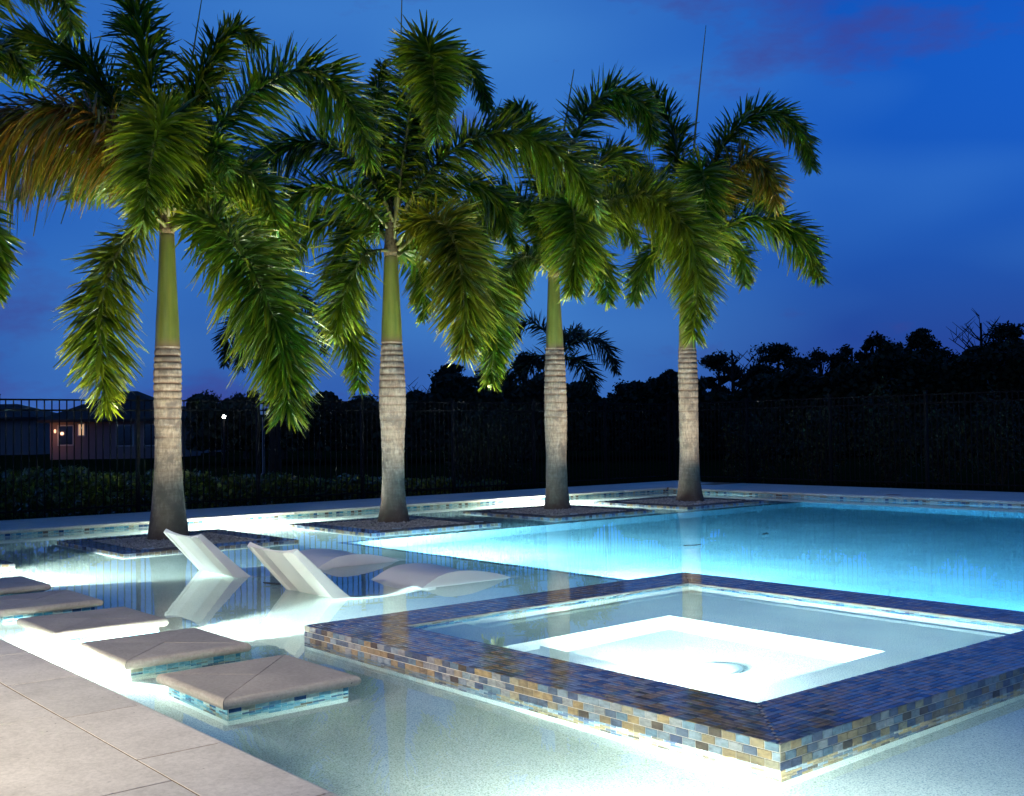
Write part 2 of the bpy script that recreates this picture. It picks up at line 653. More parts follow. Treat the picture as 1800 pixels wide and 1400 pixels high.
AX = {'x': ((0, 1, 0), (0, 0, 1), (1, 0, 0)), '-x': ((0, -1, 0), (0, 0, 1), (-1, 0, 0)),
      '-y': ((1, 0, 0), (0, 0, 1), (0, -1, 0)), 'y': ((-1, 0, 0), (0, 0, 1), (0, 1, 0)),
      'z': ((1, 0, 0), (0, 1, 0), (0, 0, 1)), 'zy': ((0, 1, 0), (-1, 0, 0), (0, 0, 1))}


def tiles_mesh(name, tiles, mat):
    """many tiles joined: tiles = [(centre, axis, w)]"""
    V, Fc, tone = [], [], []
    for (c, ax, w) in tiles:
        vv, ff = tile_verts(c, *AX[ax], w, TT)
        k = len(V)
        V += vv
        Fc += [tuple(i + k for i in f) for f in ff]
        tone += [rng.random()] * len(vv)
    return mesh_from(name, V, Fc, mat, {'tone': tone})


def brick_row(a0, a1, shift):
    """running-bond cells between a0 and a1 -> [(centre, width)]"""
    out = []
    s = a0 - (TP / 2 if shift else 0)
    while s < a1 - 0.006:
        lo, hi = max(s, a0), min(s + TP, a1)
        if hi - lo > 0.012:
            out.append(((lo + hi) / 2, hi - lo - 0.0042))
        s += TP
    return out


def face_tiles(axis, fixed, a0, a1, ztop, rows):
    """vertical face: axis outward, fixed = its coordinate, a0..a1 along the other axis"""
    out = []
    for r in range(rows):
        z = ztop - TH * (r + 0.5)
        for (c, w) in brick_row(a0, a1, r % 2):
            if axis in ('x', '-x'):
                out.append(((fixed, c, z), axis, w))
            else:
                out.append(((c, fixed, z), axis, w))
    return out


def rim_tiles(x0, x1, y0, y1, wd, z):
    """mitred rim ring of width wd"""
    out = []
    nr = int(round(wd / TH))
    for r in range(nr):
        o = TH * (r + 0.5)
        for (c, w) in brick_row(x0 + o, x1 - o, r % 2):
            out.append(((c, y0 + o, z), 'z', w))
            out.append(((c, y1 - o, z), 'z', w))
        for (c, w) in brick_row(y0 + o, y1 - o, r % 2):
            out.append(((x0 + o, c, z), 'zy', w))
            out.append(((x1 - o, c, z), 'zy', w))
    return out


def put_tiles(parent, tiles, mat_o, mat_a, single=300, name='tile'):
    """the nearest ones as single parts, the rest joined"""
    def key(tl):
        c = np.asarray(tl[0]) - EYEP
        n = np.asarray(AX[tl[1]][2])
        d = np.linalg.norm(c)
        return -(max(0.0, -np.dot(n, c) / d) / d ** 2)
    tiles = sorted(tiles, key=key)
    for (c, ax, w) in tiles[:single]:
        part(name, tile_mesh(ax, mat_o, w), parent, c)
    rest = tiles[single:]
    if rest:
        part('mosaic', tiles_mesh('mosaic', rest, mat_a), parent, kind='stuff')


# ------------------------------------------------------------------ setting: ground, pool basin, deck, water
PX0, PX1, PY0, PY1 = -17.35, 5.0, 2.17, 19.25      # pool
SHX, SHY, FB = -12.95, 7.95, 18.3                   # sun shelf edges, far bench
SHZ, DPZ = -0.25, -1.35
DZ = 0.10
GX0, GX1, GY0, GY1 = -19.45, 6.0, -9.0, 21.8        # paved rectangle

g = MB()
GZ = 0.03
B = 600
V = [(-B, -B, GZ), (B, -B, GZ), (B, B, GZ), (-B, B, GZ), (GX0, GY0, GZ), (GX1, GY0, GZ), (GX1, GY1, GZ), (GX0, GY1, GZ)]
g.add(V, [(0, 1, 5, 4), (1, 2, 6, 5), (2, 3, 7, 6), (3, 0, 4, 7)])
tag(link('ground', g.mesh('ground', GRASS)), kind='structure')

basin = link('pool_basin', MB().box(PX0 - .3, PX1 + .3, PY0 - .3, PY1 + .3, -1.9, DPZ).mesh('pool_basin', PLASTER))
tag(basin, kind='structure')
sh = MB()
sh.box(PX0, SHX, PY0, PY1, DPZ, SHZ)
_hx0, _hx1, _hy0, _hy1 = -6.905 + 13 * 0.0386 + .004, -2.885 - 13 * 0.0386 - .004, 3.885 + 13 * 0.0386 + .004, 7.885 - 13 * 0.0386 - .004   # spa well
sh.box(SHX, _hx0, PY0, SHY, DPZ, SHZ)
sh.box(_hx1, PX1, PY0, SHY, DPZ, SHZ)
sh.box(_hx0, _hx1, PY0, _hy0, DPZ, SHZ)
sh.box(_hx0, _hx1, _hy1, SHY, DPZ, SHZ)
sh.box(SHX, PX1, FB, PY1, DPZ, SHZ - 0.02)
link('sun_shelf', sh.mesh('sun_shelf', PLASTER), basin)
w = MB()
w.box(PX0 - .3, PX0, PY0 - .3, PY1 + .3, DPZ, 0.045)
w.box(PX1, PX1 + .3, PY0 - .3, PY1 + .3, DPZ, 0.045)
w.box(PX0, PX1, PY0 - .3, PY0, DPZ, 0.045)
w.box(PX0, PX1, PY1, PY1 + .3, DPZ, 0.045)
link('pool_wall', w.mesh('pool_wall', GROUT), basin)
band = face_tiles('x', PX0, PY0, PY1, 0.045, 4) + face_tiles('-y', PY1, PX0, PX1 - 3, 0.045, 4) + face_tiles('y', PY0, PX0, PX1, 0.045, 4)
link('waterline_mosaic', tiles_mesh('waterline_mosaic', band, AQUA_A), basin, kind='stuff')
# mosaic trim along the deep edge; on the shelf side it paints in shade
trim = []
for r in range(3):
    o = TH * (r + .5)
    trim += [((c, SHY - o, SHZ), 'z', ww) for (c, ww) in brick_row(SHX - .11, PX1, r % 2)]
    trim += [((SHX - o, c, SHZ), 'zy', ww) for (c, ww) in brick_row(SHY, FB, r % 2)]
    trim += [((c, FB + o, SHZ - 0.02), 'z', ww) for (c, ww) in brick_row(SHX, PX1, r % 2)]
link('shelf_edge_shade_mosaic', tiles_mesh('shelf_edge_shade_mosaic', trim, TILE_A), basin, kind='stuff')

_o = [(PX0 - .05, PY0 - .05), (PX1 + .05, PY0 - .05), (PX1 + .05, PY1 + .05), (PX0 - .05, PY1 + .05)]
_i = [(_hx0 - .2, _hy0 - .2), (_hx1 + .2, _hy0 - .2), (_hx1 + .2, _hy1 + .2), (_hx0 - .2, _hy1 + .2)]
V = [(x, y, 0.0) for x, y in _o + _i] + [(x, y, DPZ - .1) for x, y in _o + _i]
Fw = []
for k in range(4):
    k2 = (k + 1) % 4
    Fw += [(k, k2, 4 + k2, 4 + k), (8 + k, 12 + k, 12 + k2, 8 + k2), (k, 8 + k, 8 + k2, k2), (4 + k, 4 + k2, 12 + k2, 12 + k)]
wat = mesh_from('pool_water', V, Fw, WATER)
tag(link('pool_water', wat), kind='structure')

# paving: setting bed, then each stone
deck = link('deck', MB().box(GX0, GX1, GY0, PY0 - .02, -.3, DZ - .0018).box(GX0, PX0 - .02, PY0 - .02, GY1, -.3, DZ - .0018)
            .box(PX0 - .02, GX1, PY1 + .02, GY1, -.3, DZ - .0018).mesh('deck', JOINT))
tag(deck, kind='structure')
CW, CT = 0.405, 0.052
SL = {}


def slab(cx, cy, sx, sy, nm='paving_stone', dz=0.0):
    k = (round(sx, 3), round(sy, 3))
    if k not in SL:
        SL[k] = slab_mesh('paving_stone', sx, sy, 0.034, STONE)
    o = link(nm, SL[k], deck)
    o.location = (cx, cy, DZ + dz)
    return o


def coping(cx, cy, length, rz):
    k = ('c', round(length, 3))
    if k not in SL:
        SL[k] = coping_mesh('coping_stone', length, CW, CT, STONE)
    o = link('coping_stone', SL[k], deck)
    o.location = (cx, cy, DZ)
    o.rotation_euler = (0, 0, rz)


rr = random.Random(3)
J = 0.0075
# near side (y < PY0), coping nose overhangs the water by 2.5 cm
x = -17.9 + 0.43
while x < 2.2:
    coping(x + .46, PY0 + .025 - CW / 2, .92 - J, 0)
    x += .92
yb = PY0 + .025 - CW - .004
for row in range(5):
    sy = 0.92
    x = -19.4 + (row % 2) * .46
    while x < 2.2:
        slab(x + .69, yb - sy / 2 - row * sy, 1.38 - J, sy - J, dz=rr.uniform(-.0006, .0006))
        x += 1.38
# far left side
y = PY0 + .05
while y < PY1 + .1:
    coping(PX0 + .025 - CW / 2, y + .46, .92 - J, -math.pi / 2)
    y += .92
xb = PX0 + .025 - CW
for row in range(2):
    sx = 0.84
    y = -2.0 + row * .5
    while y < GY1 - 1.2:
        slab(xb - sx / 2 - row * sx, y + .69, sx - J, 1.38 - J)
        y += 1.38
# far right side
x = PX0 + .1
while x < PX1 - .6:
    coping(x + .46, PY1 - .025 + CW / 2, .92 - J, math.pi)
    x += .92
for row in range(2):
    sy = 1.06
    x = PX0 - .35 + row * .6
    while x < PX1 - 1.2:
        slab(x + .69, PY1 - .025 + CW + sy / 2 + row * sy, 1.38 - J, sy - J)
        x += 1.38


# ------------------------------------------------------------------ underwater lamps
def pool_lamp(loc, axis, strength, label, col=(0.98, 1.0, 0.93), r=0.11):
    """round niche lamp on a wall, facing axis"""
    e = thing('underwater_lamp', label, 'pool light', loc, 'underwater lamps set in the pool walls')
    q = Vector(axis).to_track_quat('Z', 'Y').to_matrix().to_4x4()
    M = Matrix.Translation(Vector(loc)) @ q
    ring = MB().lathe(0, 0, [(r + .03, 0), (r + .03, .012), (r + .018, .022), (r + .002, .022), (r + .002, .004)], 28, False)
    me = ring.mesh('lamp_ring', STEEL, True)
    me.transform(M)
    part('lamp_ring', me, e)
    back = MB().lathe(0, 0, [(r + .02, .0005), (r + .02, .006)], 28).mesh('lamp_body', STEEL)
    back.transform(M)
    part('lamp_body', back, e)
    ln = MB().lathe(0, 0, [(r, .009), (r * .9, .014), (r * .5, .018), (0.004, .019)], 28, False).mesh('lens', emit('lamp_lens', col, strength), True)
    ln.transform(M)
    part('lens', ln, e)
    return e


LS = 17.0
pool_lamp((PX0, 8.3, -0.12), (1, 0, 0), 2700 * LS, 'glowing lamp in far pool wall seen between the first two planters', r=.085)
pool_lamp((PX0, 14.9, -0.12), (1, 0, 0), 2300 * LS, 'glowing lamp in far pool wall between the last two planters', r=.085)
pool_lamp((-7.7, PY0, -0.115), (0, 1, 0), 1900 * LS, 'glowing lamp in near pool wall between the middle stepping stones', r=.085)
pool_lamp((-12.05, PY0, -0.115), (0, 1, 0), 1900 * LS, 'glowing lamp in near pool wall left of the farthest stepping stone', r=.085)
pool_lamp((-2.5, PY0, -0.125), (0, 1, 0), 520 * LS, 'glowing lamp in near pool wall facing the spa corner', r=.085)
pool_lamp((-11.6, SHY, -0.62), (0, 1, 0), 520 * LS, 'glowing lamp under the shelf edge behind the left lounger', (.48, .82, 1.0), r=.11)
pool_lamp((-8.2, SHY, -0.62), (0, 1, 0), 480 * LS, 'glowing lamp under the shelf edge between right lounger and spa', (.44, .80, 1.0), r=.11)
pool_lamp((-4.6, SHY, -0.62), (0, 1, 0), 420 * LS, 'glowing lamp under the shelf edge behind the spa', (.16, .54, 1.0), r=.11)

# ------------------------------------------------------------------ spa
SX0, SX1, SY0, SY1, SZ = -6.905, -2.885, 3.885, 7.885, 0.113
RW = 13 * TH
IX0, IX1, IY0, IY1 = SX0 + RW + .004, SX1 - RW - .004, SY0 + RW + .004, SY1 - RW - .004
spa = thing('raised_spa', 'square raised spa edged in blue and brown mosaic, glowing white inside', 'spa', ((SX0 + SX1) / 2, (SY0 + SY1) / 2, SHZ))
zb = SZ - 0.004
s = MB()
s2 = MB()
for m_, z0, z1 in ((s, -0.05, zb), (s2, SHZ - .05, -0.05)):
    m_.box(SX0 + .004, SX1 - .004, SY0 + .004, IY0, z0, z1)
    m_.box(SX0 + .004, SX1 - .004, IY1, SY1 - .004, z0, z1)
    m_.box(SX0 + .004, IX0, IY0, IY1, z0, z1)
    m_.box(IX1, SX1 - .004, IY0, IY1, z0, z1)
part('rim', s.mesh('rim', GROUT), spa)
part('shell', s2.mesh('shell', PLASTER), spa)
FX0, FX1, FY0, FY1 = -5.80, -3.95, 4.98, 6.45
BZ = -0.40
s = MB()
s.box(IX0, FX0, IY0, IY1, -1.0, BZ)
s.box(FX1, IX1, IY0, IY1, -1.0, BZ)
s.box(FX0, FX1, IY0, FY0, -1.0, BZ)
s.box(FX0, FX1, FY1, IY1, -1.0, BZ)
part('bench', s.mesh('bench', PLASTER), spa)
part('footwell_floor', box('footwell_floor', FX0, FX1, FY0, FY1, -1.0, -0.92, PLASTER), spa)
part('entry_step', box('entry_step', IX0, -5.58, IY0, 4.92, BZ, -0.13, PLASTER), spa)
dr = MB().lathe(-4.75, 5.75, [(.16, -.92), (.16, -.905), (.13, -.895), (.02, -.89)], 24)
part('drain_cover', dr.mesh('drain_cover', simple('drain_grey', (.45, .47, .47), .5), True), spa)
tl = rim_tiles(SX0, SX1, SY0, SY1, RW, zb)
tl += face_tiles('-y', SY0 + .004, SX0, SX1, SZ - .001, 7) + face_tiles('x', SX1 - .004, SY0, SY1, SZ - .001, 7)
tl += face_tiles('-x', SX0 + .004, SY0, SY1, SZ - .001, 7) + face_tiles('y', SY1 - .004, SX0, SX1, SZ - .001, 7)
put_tiles(spa, [q for q in tl], TILE_O, TILE_A, 300)
inn = face_tiles('y', IY0, IX0, IX1, SZ - .012, 4) + face_tiles('-y', IY1, IX0, IX1, SZ - .012, 4)
inn += face_tiles('x', IX0, IY0, IY1, SZ - .012, 4) + face_tiles('-x', IX1, IY0, IY1, SZ - .012, 4)
part('inner_mosaic', tiles_mesh('inner_mosaic', inn, AQUA_A), spa, kind='stuff')
sw = MB().box(IX0 - .03, IX1 + .03, IY0 - .03, IY1 + .03, -1.2, SZ - 0.012).mesh('spa_water', WATER)
tag(link('spa_water', sw), kind='structure')
pool_lamp((-4.9, FY0, -0.66), (0, 1, 0), 120 * LS, 'glowing lamp low in the spa footwell', r=.10)
pool_lamp((-4.35, IY0, -0.17), (0, 1, 0), 105 * LS, 'glowing lamp in the near inner wall of the spa above the bench', (.90, .98, 1.0), r=.085)

# ------------------------------------------------------------------ stepping stones
def tri_cap(name, A, Bp, Cc, th, mat, gap=0.0028):
    """one mitred quarter of a step cap: outer edge A->B (bullnosed), apex C; A,B,C are (x,y), top at z=0"""
    A, Bp, Cc = (np.array(p, float) for p in (A, Bp, Cc))
    cen = (A + Bp + Cc) / 3
    e = (Bp - A) / np.linalg.norm(Bp - A)
    nrm = np.array([e[1], -e[0]])
    if np.dot(nrm, A - cen) < 0:
        nrm = -nrm
    r = th / 2
    L = np.linalg.norm(Bp - A)
    half = np.dot(Cc - A, e)
    dep = -np.dot(Cc - A, nrm)

    def clipx(off):               # extents of the triangle at inset off from the outer edge
        k = off / dep
        return A + e * (half * k) - nrm * off, A + e * (L - (L - half) * k) - nrm * off
    rows = []
    seg = 7
    for k in range(seg + 1):       # nose, from the underside round to the top
        a = -math.pi / 2 + math.pi * k / seg
        rows.append((r - r * math.cos(a), -r + r * math.sin(a)))
    for k in range(1, 5):
        rows.append((r + (dep - r - gap * 2) * k / 4, 0.0))
    rows.append((dep - gap * 2, -th))
    V, Fc = [], []
    for (off, z) in rows:
        p, q = clipx(off)
        V += [(*(p + e * gap), z), (*(q - e * gap), z)]
    n = len(rows)
    for i in range(n):
        j = (i + 1) % n
        Fc.append((2 * i, 2 * j, 2 * j + 1, 2 * i + 1))
    Fc.append(tuple(2 * i for i in range(n - 1, -1, -1)))
    Fc.append(tuple(2 * i + 1 for i in range(n)))
    return mesh_from(name, V, Fc, mat)


STEPX = [-5.37, -6.71, -8.05, -9.40, -10.76]      # right-hand edges of the caps
SW, SD, SYB = 0.87, 0.84, 2.545
STEP_LABELS = ['nearest stone stepping block with dark X joints across its cap',
               'second stone stepping block from the camera, near corner over bright water',
               'middle stone stepping block with its near side glowing blinding white',
               'fourth stone stepping block from the camera, between middle and farthest ones',
               'farthest stone stepping block, cut off by the left edge of the picture']
CZ = 0.083
for i, xr in enumerate(STEPX):
    cx, cy = xr - SW / 2, SYB + SD / 2
    e = thing('stepping_stone', STEP_LABELS[i], 'stepping stone', (cx, cy, SHZ), 'stone stepping blocks in the shallow water')
    x0, x1, y0, y1 = xr - SW, xr, SYB, SYB + SD
    o = 0.055
    part('pedestal', box('pedestal', x0 + o, x1 - o, y0 + o, y1 - o, SHZ - .02, CZ - .058, PLASTER), e)
    cor = [(x0, y0), (x1, y0), (x1, y1), (x0, y1)]
    for k in range(4):
        part('cap_stone', tri_cap('cap_stone', cor[k], cor[(k + 1) % 4], (cx, cy), 0.060, STONE2), e).location = (0, 0, CZ + rr.uniform(-.001, .001))
    zt = CZ - .0585
    vis = face_tiles('-y', y0 + o, x0 + o, x1 - o, zt, 5) + face_tiles('x', x1 - o, y0 + o, y1 - o, zt, 5)
    hid = face_tiles('y', y1 - o, x0 + o, x1 - o, zt, 5) + face_tiles('-x', x0 + o, y0 + o, y1 - o, zt, 5)
    if i < 4:
        for (c, ax, ww) in vis:
            part('tile', tile_mesh(ax, AQUA_O, ww), e, c)
        part('mosaic', tiles_mesh('mosaic', hid, AQUA_A), e, kind='stuff')
    else:
        part('mosaic', tiles_mesh('mosaic', vis + hid, AQUA_A), e, kind='stuff')

# ------------------------------------------------------------------ planters
PLX0, PLX1, PLW, PLZ = -15.72, -13.28, 2.38, 0.034
PLY = [1.40, 5.02, 8.56, 12.06, 15.30]
PRIM = 9 * TH
PL_LABELS = ['mosaic-edged planter corner cut off by the left edge of the picture',
             'mosaic-edged gravel planter around the leftmost palm, behind the loungers',
             'mosaic-edged gravel planter around the second palm from the left',
             'mosaic-edged gravel planter around the third palm from the left',
             'mosaic-edged gravel planter around the rightmost palm']


def pebbles(x0, x1, y0, y1, z, n, seed):
    r = np.random.default_rng(seed)
    P = np.array([(-1, 0, 0), (1, 0, 0), (0, -1, 0), (0, 1, 0), (0, 0, -1), (0, 0, 1)], float)
    Ff = [(0, 2, 5), (2, 1, 5), (1, 3, 5), (3, 0, 5), (2, 0, 4), (1, 2, 4), (3, 1, 4), (0, 3, 4)]
    V, Fc = [], []
    for k in range(n):
        s_ = r.uniform(.012, .030)
        sc_ = np.array([s_, s_ * r.uniform(.6, 1), s_ * r.uniform(.5, .8)])
        a = r.uniform(0, 6.3)
        ca, sa = math.cos(a), math.sin(a)
        Q = P * sc_ + r.normal(0, s_ * .12, P.shape)
        Q = np.stack([Q[:, 0] * ca - Q[:, 1] * sa, Q[:, 0] * sa + Q[:, 1] * ca, Q[:, 2]], 1)
        Q += (r.uniform(x0, x1), r.uniform(y0, y1), z + r.uniform(-.008, .014))
        b = len(V)
        V += list(Q)
        Fc += [tuple(i + b for i in f) for f in Ff]
    return mesh_from('pebbles', V, Fc, GRAVEL)


for i, y0 in enumerate(PLY):
    y1 = y0 + PLW
    e = thing('tree_planter', PL_LABELS[i], 'planter', ((PLX0 + PLX1) / 2, y0 + PLW / 2, SHZ), 'square planters standing in the pool')
    zb = PLZ - .004
    m_, m2 = MB(), MB()
    for mm, za, zc in ((m_, SHZ - .02, zb),):
        mm.box(PLX0 + .004, PLX1 - .004, y0 + .004, y0 + PRIM, za, zc)
        mm.box(PLX0 + .004, PLX1 - .004, y1 - PRIM, y1 - .004, za, zc)
        mm.box(PLX0 + .004, PLX0 + PRIM, y0 + PRIM, y1 - PRIM, za, zc)
        mm.box(PLX1 - PRIM, PLX1 - .004, y0 + PRIM, y1 - PRIM, za, zc)
    part('kerb', m_.mesh('kerb', GROUT), e)
    tl = rim_tiles(PLX0, PLX1, y0, y1, PRIM, zb)
    tl += face_tiles('-y', y0 + .004, PLX0, PLX1, PLZ - .002, 5) + face_tiles('x', PLX1 - .004, y0, y1, PLZ - .002, 5)
    tl += face_tiles('y', y1 - .004, PLX0, PLX1, PLZ - .002, 5) + face_tiles('-x', PLX0 + .004, y0, y1, PLZ - .002, 5)
    part('mosaic', tiles_mesh('mosaic', tl, TILE_A), e, kind='stuff')
    bx = (PLX0 + PRIM, PLX1 - PRIM, y0 + PRIM, y1 - PRIM)
    part('gravel_bed', box('gravel_bed', *bx, SHZ, PLZ - .03, SOIL), e)
    part('pebbles', pebbles(bx[0], bx[1], bx[2], bx[3], PLZ - .018, 2600 if i else 900, 50 + i), e, kind='stuff')


# ------------------------------------------------------------------ in-pool loungers
def lounger_meshes():
    ctrl = np.array([(-.50, .455), (-.36, .33), (-.18, .165), (0.0, .01), (.16, -.085), (.36, -.125), (.58, -.085), (.80, .01),
                     (1.02, .10), (1.24, .118), (1.46, .10), (1.70, .05), (1.92, -.015), (2.02, -.035)])
    tt = np.linspace(0, len(ctrl) - 1, 46)
    P = np.array([catmull(ctrl, q) for q in tt])
    T = np.gradient(P, axis=0)
    T /= np.linalg.norm(T, axis=1)[:, None]
    N = np.stack([-T[:, 1], T[:, 0]], 1)            # up-ish normal in the (y,z) plane
    hw = 0.43
    us = np.linspace(-1, 1, 9)
    V, Fc = [], []
    nsec = len(P)
    for i in range(nsec):
        s_ = i / (nsec - 1)
        th = 0.05 + .06 * min(1, s_ / .2) if s_ < .62 else 0.11 - 0.075 * (s_ - .62) / .38
        if P[i][0] > .55:
            th = max(th, P[i][1] + .06)
        endw = 1.0 - 0.03 * max(0, (s_ - .9) / .1)
        sec = []
        for u in us:                                # top
            dish = 0.022 * (u * u - 1)
            sec.append((u * hw * endw, dish))
        sec += [(hw * endw + .004, -.012), (hw * endw, -th), (hw * endw - .05, -th), (hw * endw - .06, -th + .012),
                (.20, -th + .012), (.185, -th + .004), (.165, -th + .004), (.15, -th + .012), (-.15, -th + .012), (-.165, -th + .004), (-.185, -th + .004), (-.20, -th + .012),
                (-hw * endw + .06, -th + .012), (-hw * endw + .05, -th), (-hw * endw, -th), (-hw * endw - .004, -.012)]
        fade = max(0.0, 1 - s_ / .09)
        for (u, h) in sec:
            hk = h
            slide = -fade * 0.045 * (u / hw) ** 2 + fade * 0.02
            y_, z_ = P[i] + N[i] * hk + T[i] * slide
            V.append((u, y_, z_))
    n = len(us) + 16
    for i in range(nsec - 1):
        for k in range(n):
            k2 = (k + 1) % n
            Fc.append((i * n + k, (i + 1) * n + k, (i + 1) * n + k2, i * n + k2))
    Fc.append(tuple(range(n)))
    Fc.append(tuple((nsec - 1) * n + k for k in range(n - 1, -1, -1)))
    body = mesh_from('lounger_shell', V, Fc, WHITE, None, True)
    body.set_sharp_from_angle(angle=R(32))
    feet = [box('foot_block', sx - .03, sx + .03, a, b, -.262, top, WHITE) for sx in (-.33, .33) for (a, b, top) in ((.30, .46, -.20), (.9, 1.0, .0))]
    return body, feet


def catmull(P, t):
    P = np.asarray(P, float)
    n = len(P)
    i = int(min(max(math.floor(t), 0), n - 2))
    u = t - i
    p0, p1, p2, p3 = P[max(i - 1, 0)], P[i], P[i + 1], P[min(i + 2, n - 1)]
    return 0.5 * ((2 * p1) + (-p0 + p2) * u + (2 * p0 - 5 * p1 + 4 * p2 - p3) * u * u + (-p0 + 3 * p1 - 3 * p2 + p3) * u ** 3)


lb, lf = lounger_meshes()
for (lx, ly, lab) in ((-10.92, 5.27, 'white moulded pool lounger nearer the leftmost planter, the left one'),
                      (-8.90, 5.22, 'white moulded pool lounger nearer the spa, the right one')):
    e = thing('pool_lounger', lab, 'lounger', (lx, ly, 0), 'white loungers lying in the shallow water')
    for nm, me in [('shell', lb)] + [('foot_block', q) for q in lf]:
        o = bpy.data.objects.new(nm, me)
        COL.objects.link(o)
        o.parent = e


# ------------------------------------------------------------------ palms
def frond_leaflets(C, dens, L0, seed, droop=0.20, thin=1.0):
    """C: rachis points (n,3). Plumose leaflets all round the rachis -> V, F, tone, tip"""
    r = np.random.default_rng(seed)
    d = np.linalg.norm(np.diff(C, axis=0), axis=1)
    S = np.concatenate([[0], np.cumsum(d)])
    tot = S[-1]
    n = int(tot * dens)
    sN = np.sort(r.uniform(0.09, 1.0, n)) * tot
    base = np.stack([np.interp(sN, S, C[:, k]) for k in range(3)], 1)
    T = np.gradient(C, axis=0)
    T /= np.linalg.norm(T, axis=1)[:, None]
    tn = np.stack([np.interp(sN, S, T[:, k]) for k in range(3)], 1)
    tn /= np.linalg.norm(tn, axis=1)[:, None]
    up = np.array([0, 0, 1.0])
    side = np.cross(tn, up)
    sl_ = np.linalg.norm(side, axis=1)
    side[sl_ < .15] = np.array(RGT)
    side /= np.linalg.norm(side, axis=1)[:, None]
    upn = np.cross(side, tn)
    # leaflets favour the two sides but fill every plane
    ang = r.uniform(0, 2 * np.pi, n)
    ang = ang - 0.25 * np.sin(2 * ang)
    rad = side * np.cos(ang)[:, None] + upn * np.sin(ang)[:, None]
    u = sN / tot
    prof = np.clip(0.50 + 2.0 * (u - .10), 0, 1) * np.clip((1.12 - u) / .42, 0.42, 1)
    L = L0 * prof * r.uniform(.78, 1.12, n)
    fw = np.clip(0.30 + 0.50 * u, 0, 1.2) + r.normal(0, .13, n)       # how much it points forward
    d0 = rad + tn * fw[:, None]
    d0 /= np.linalg.norm(d0, axis=1)[:, None]
    g_ = np.array([0, 0, -1.0])
    ks = np.array([0, .3, .65, 1.0])
    wd = np.array([.010, .036, .036, .008]) * thin
    dr_ = droop * r.uniform(.5, 1.5, n)
    wv = np.cross(d0, tn + r.normal(0, .55, (n, 3)))
    wv /= np.linalg.norm(wv, axis=1)[:, None] + 1e-9
    V = np.zeros((n, 8, 3))
    tip = np.zeros((n, 8))
    jag = r.uniform(.4, 1.6, n)
    for j, k in enumerate(ks):
        p = base + (d0 * k + g_ * (dr_ * k * k)[:, None]) * L[:, None]
        ww = wd[j] * (0.75 + 0.35 * prof) * (jag if j == 3 else 1)
        V[:, 2 * j] = p - wv * (ww / 2)[:, None]
        V[:, 2 * j + 1] = p + wv * (ww / 2)[:, None]
        tip[:, 2 * j] = tip[:, 2 * j + 1] = max(0, (k - .5)) * 2
    tone = np.repeat(np.clip(r.beta(2.2, 2.2, n), 0, 1), 8)
    tip = tip * (r.random(n) ** 1.3)[:, None]
    b = (np.arange(n) * 8)[:, None]
    q = np.array([[0, 1, 3, 2], [2, 3, 5, 4], [4, 5, 7, 6]])
    Fc = (b[:, :, None] + q[None]).reshape(-1, 4)
    return V.reshape(-1, 3), Fc, tone, tip.reshape(-1)


def fast_mesh(name, V, Fc, mat, attrs):
    me = bpy.data.meshes.new(name)
    me.vertices.add(len(V))
    me.vertices.foreach_set('co', np.asarray(V, np.float32).ravel())
    k = Fc.shape[1]
    me.loops.add(Fc.size)
    me.loops.foreach_set('vertex_index', Fc.astype(np.int32).ravel())
    me.polygons.add(len(Fc))
    me.polygons.foreach_set('loop_start', np.arange(0, Fc.size, k, dtype=np.int32))
    me.polygons.foreach_set('loop_total', np.full(len(Fc), k, np.int32))
    me.materials.append(mat)
    for kk, arr in attrs.items():
        a = me.attributes.new(kk, 'FLOAT', 'POINT')
        a.data.foreach_set('value', np.asarray(arr, np.float32))
    me.update(calc_edges=True)
    return me


def frond(palm, pts, seed, dens=390, L0=0.60, dry=None, thin=1.0, droop=.20, leaf=None):
    """pts: world points along the rachis"""
    pts = np.asarray(pts, float)
    q = np.linspace(0, len(pts) - 1, 30)
    C = np.array([catmull(pts, a) for a in q])
    rd = np.linspace(0.034, 0.006, 30)
    f_ = part('frond', MB().tube(C, rd, 6).mesh('frond', RACHIS, True), palm)
    V, Fc, tone, tip = frond_leaflets(C, dens, L0, seed, droop, thin)
    me = fast_mesh('leaflets', V, Fc, leaf or LEAF, {'tone': tone, 'tip': tip})
    o = bpy.data.objects.new('leaflets', me)
    COL.objects.link(o)
    o.parent = f_
    o['kind'] = 'stuff'
    o.color = (*dry[0], dry[1]) if dry else (0, 0, 0, 0)
    return f_


def palm_trunk(palm, x, y, z0, prof, rings, zt):
    """prof: [(z, r)] trunk outline; rings: heights of leaf scars"""
    zs = np.linspace(z0, zt, 190)
    pz, pr = zip(*prof)
    V, Fc, ring, foot = [], [], [], []
    n = 36
    r_ = np.random.default_rng(int(abs(y) * 100))
    ph = r_.uniform(0, 6.3, 5)
    for z in zs:
        rr_ = np.interp(z, pz, pr)
        g_ = 0.0
        for zr, dp in rings:
            g_ = max(g_, dp * math.exp(-((z - zr) / .0125) ** 2))
        for k in range(n):
            a = 2 * math.pi * k / n
            wob = 1 + .010 * math.sin(3 * a + ph[0] + z * 1.3) + .008 * math.sin(5 * a + ph[1] - 2 * z)
            rad = rr_ * wob - .015 * g_
            V.append((x + rad * math.cos(a), y + rad * math.sin(a), z))
            ring.append(g_)
            foot.append(min(1, max(0, 1.15 - (z - z0) / 0.95)))
    for i in range(len(zs) - 1):
        for k in range(n):
            k2 = (k + 1) % n
            Fc.append((i * n + k, i * n + k2, (i + 1) * n + k2, (i + 1) * n + k))
    part('trunk', mesh_from('trunk', V, Fc, TRUNK, {'ring': ring, 'foot': foot}, True), palm)


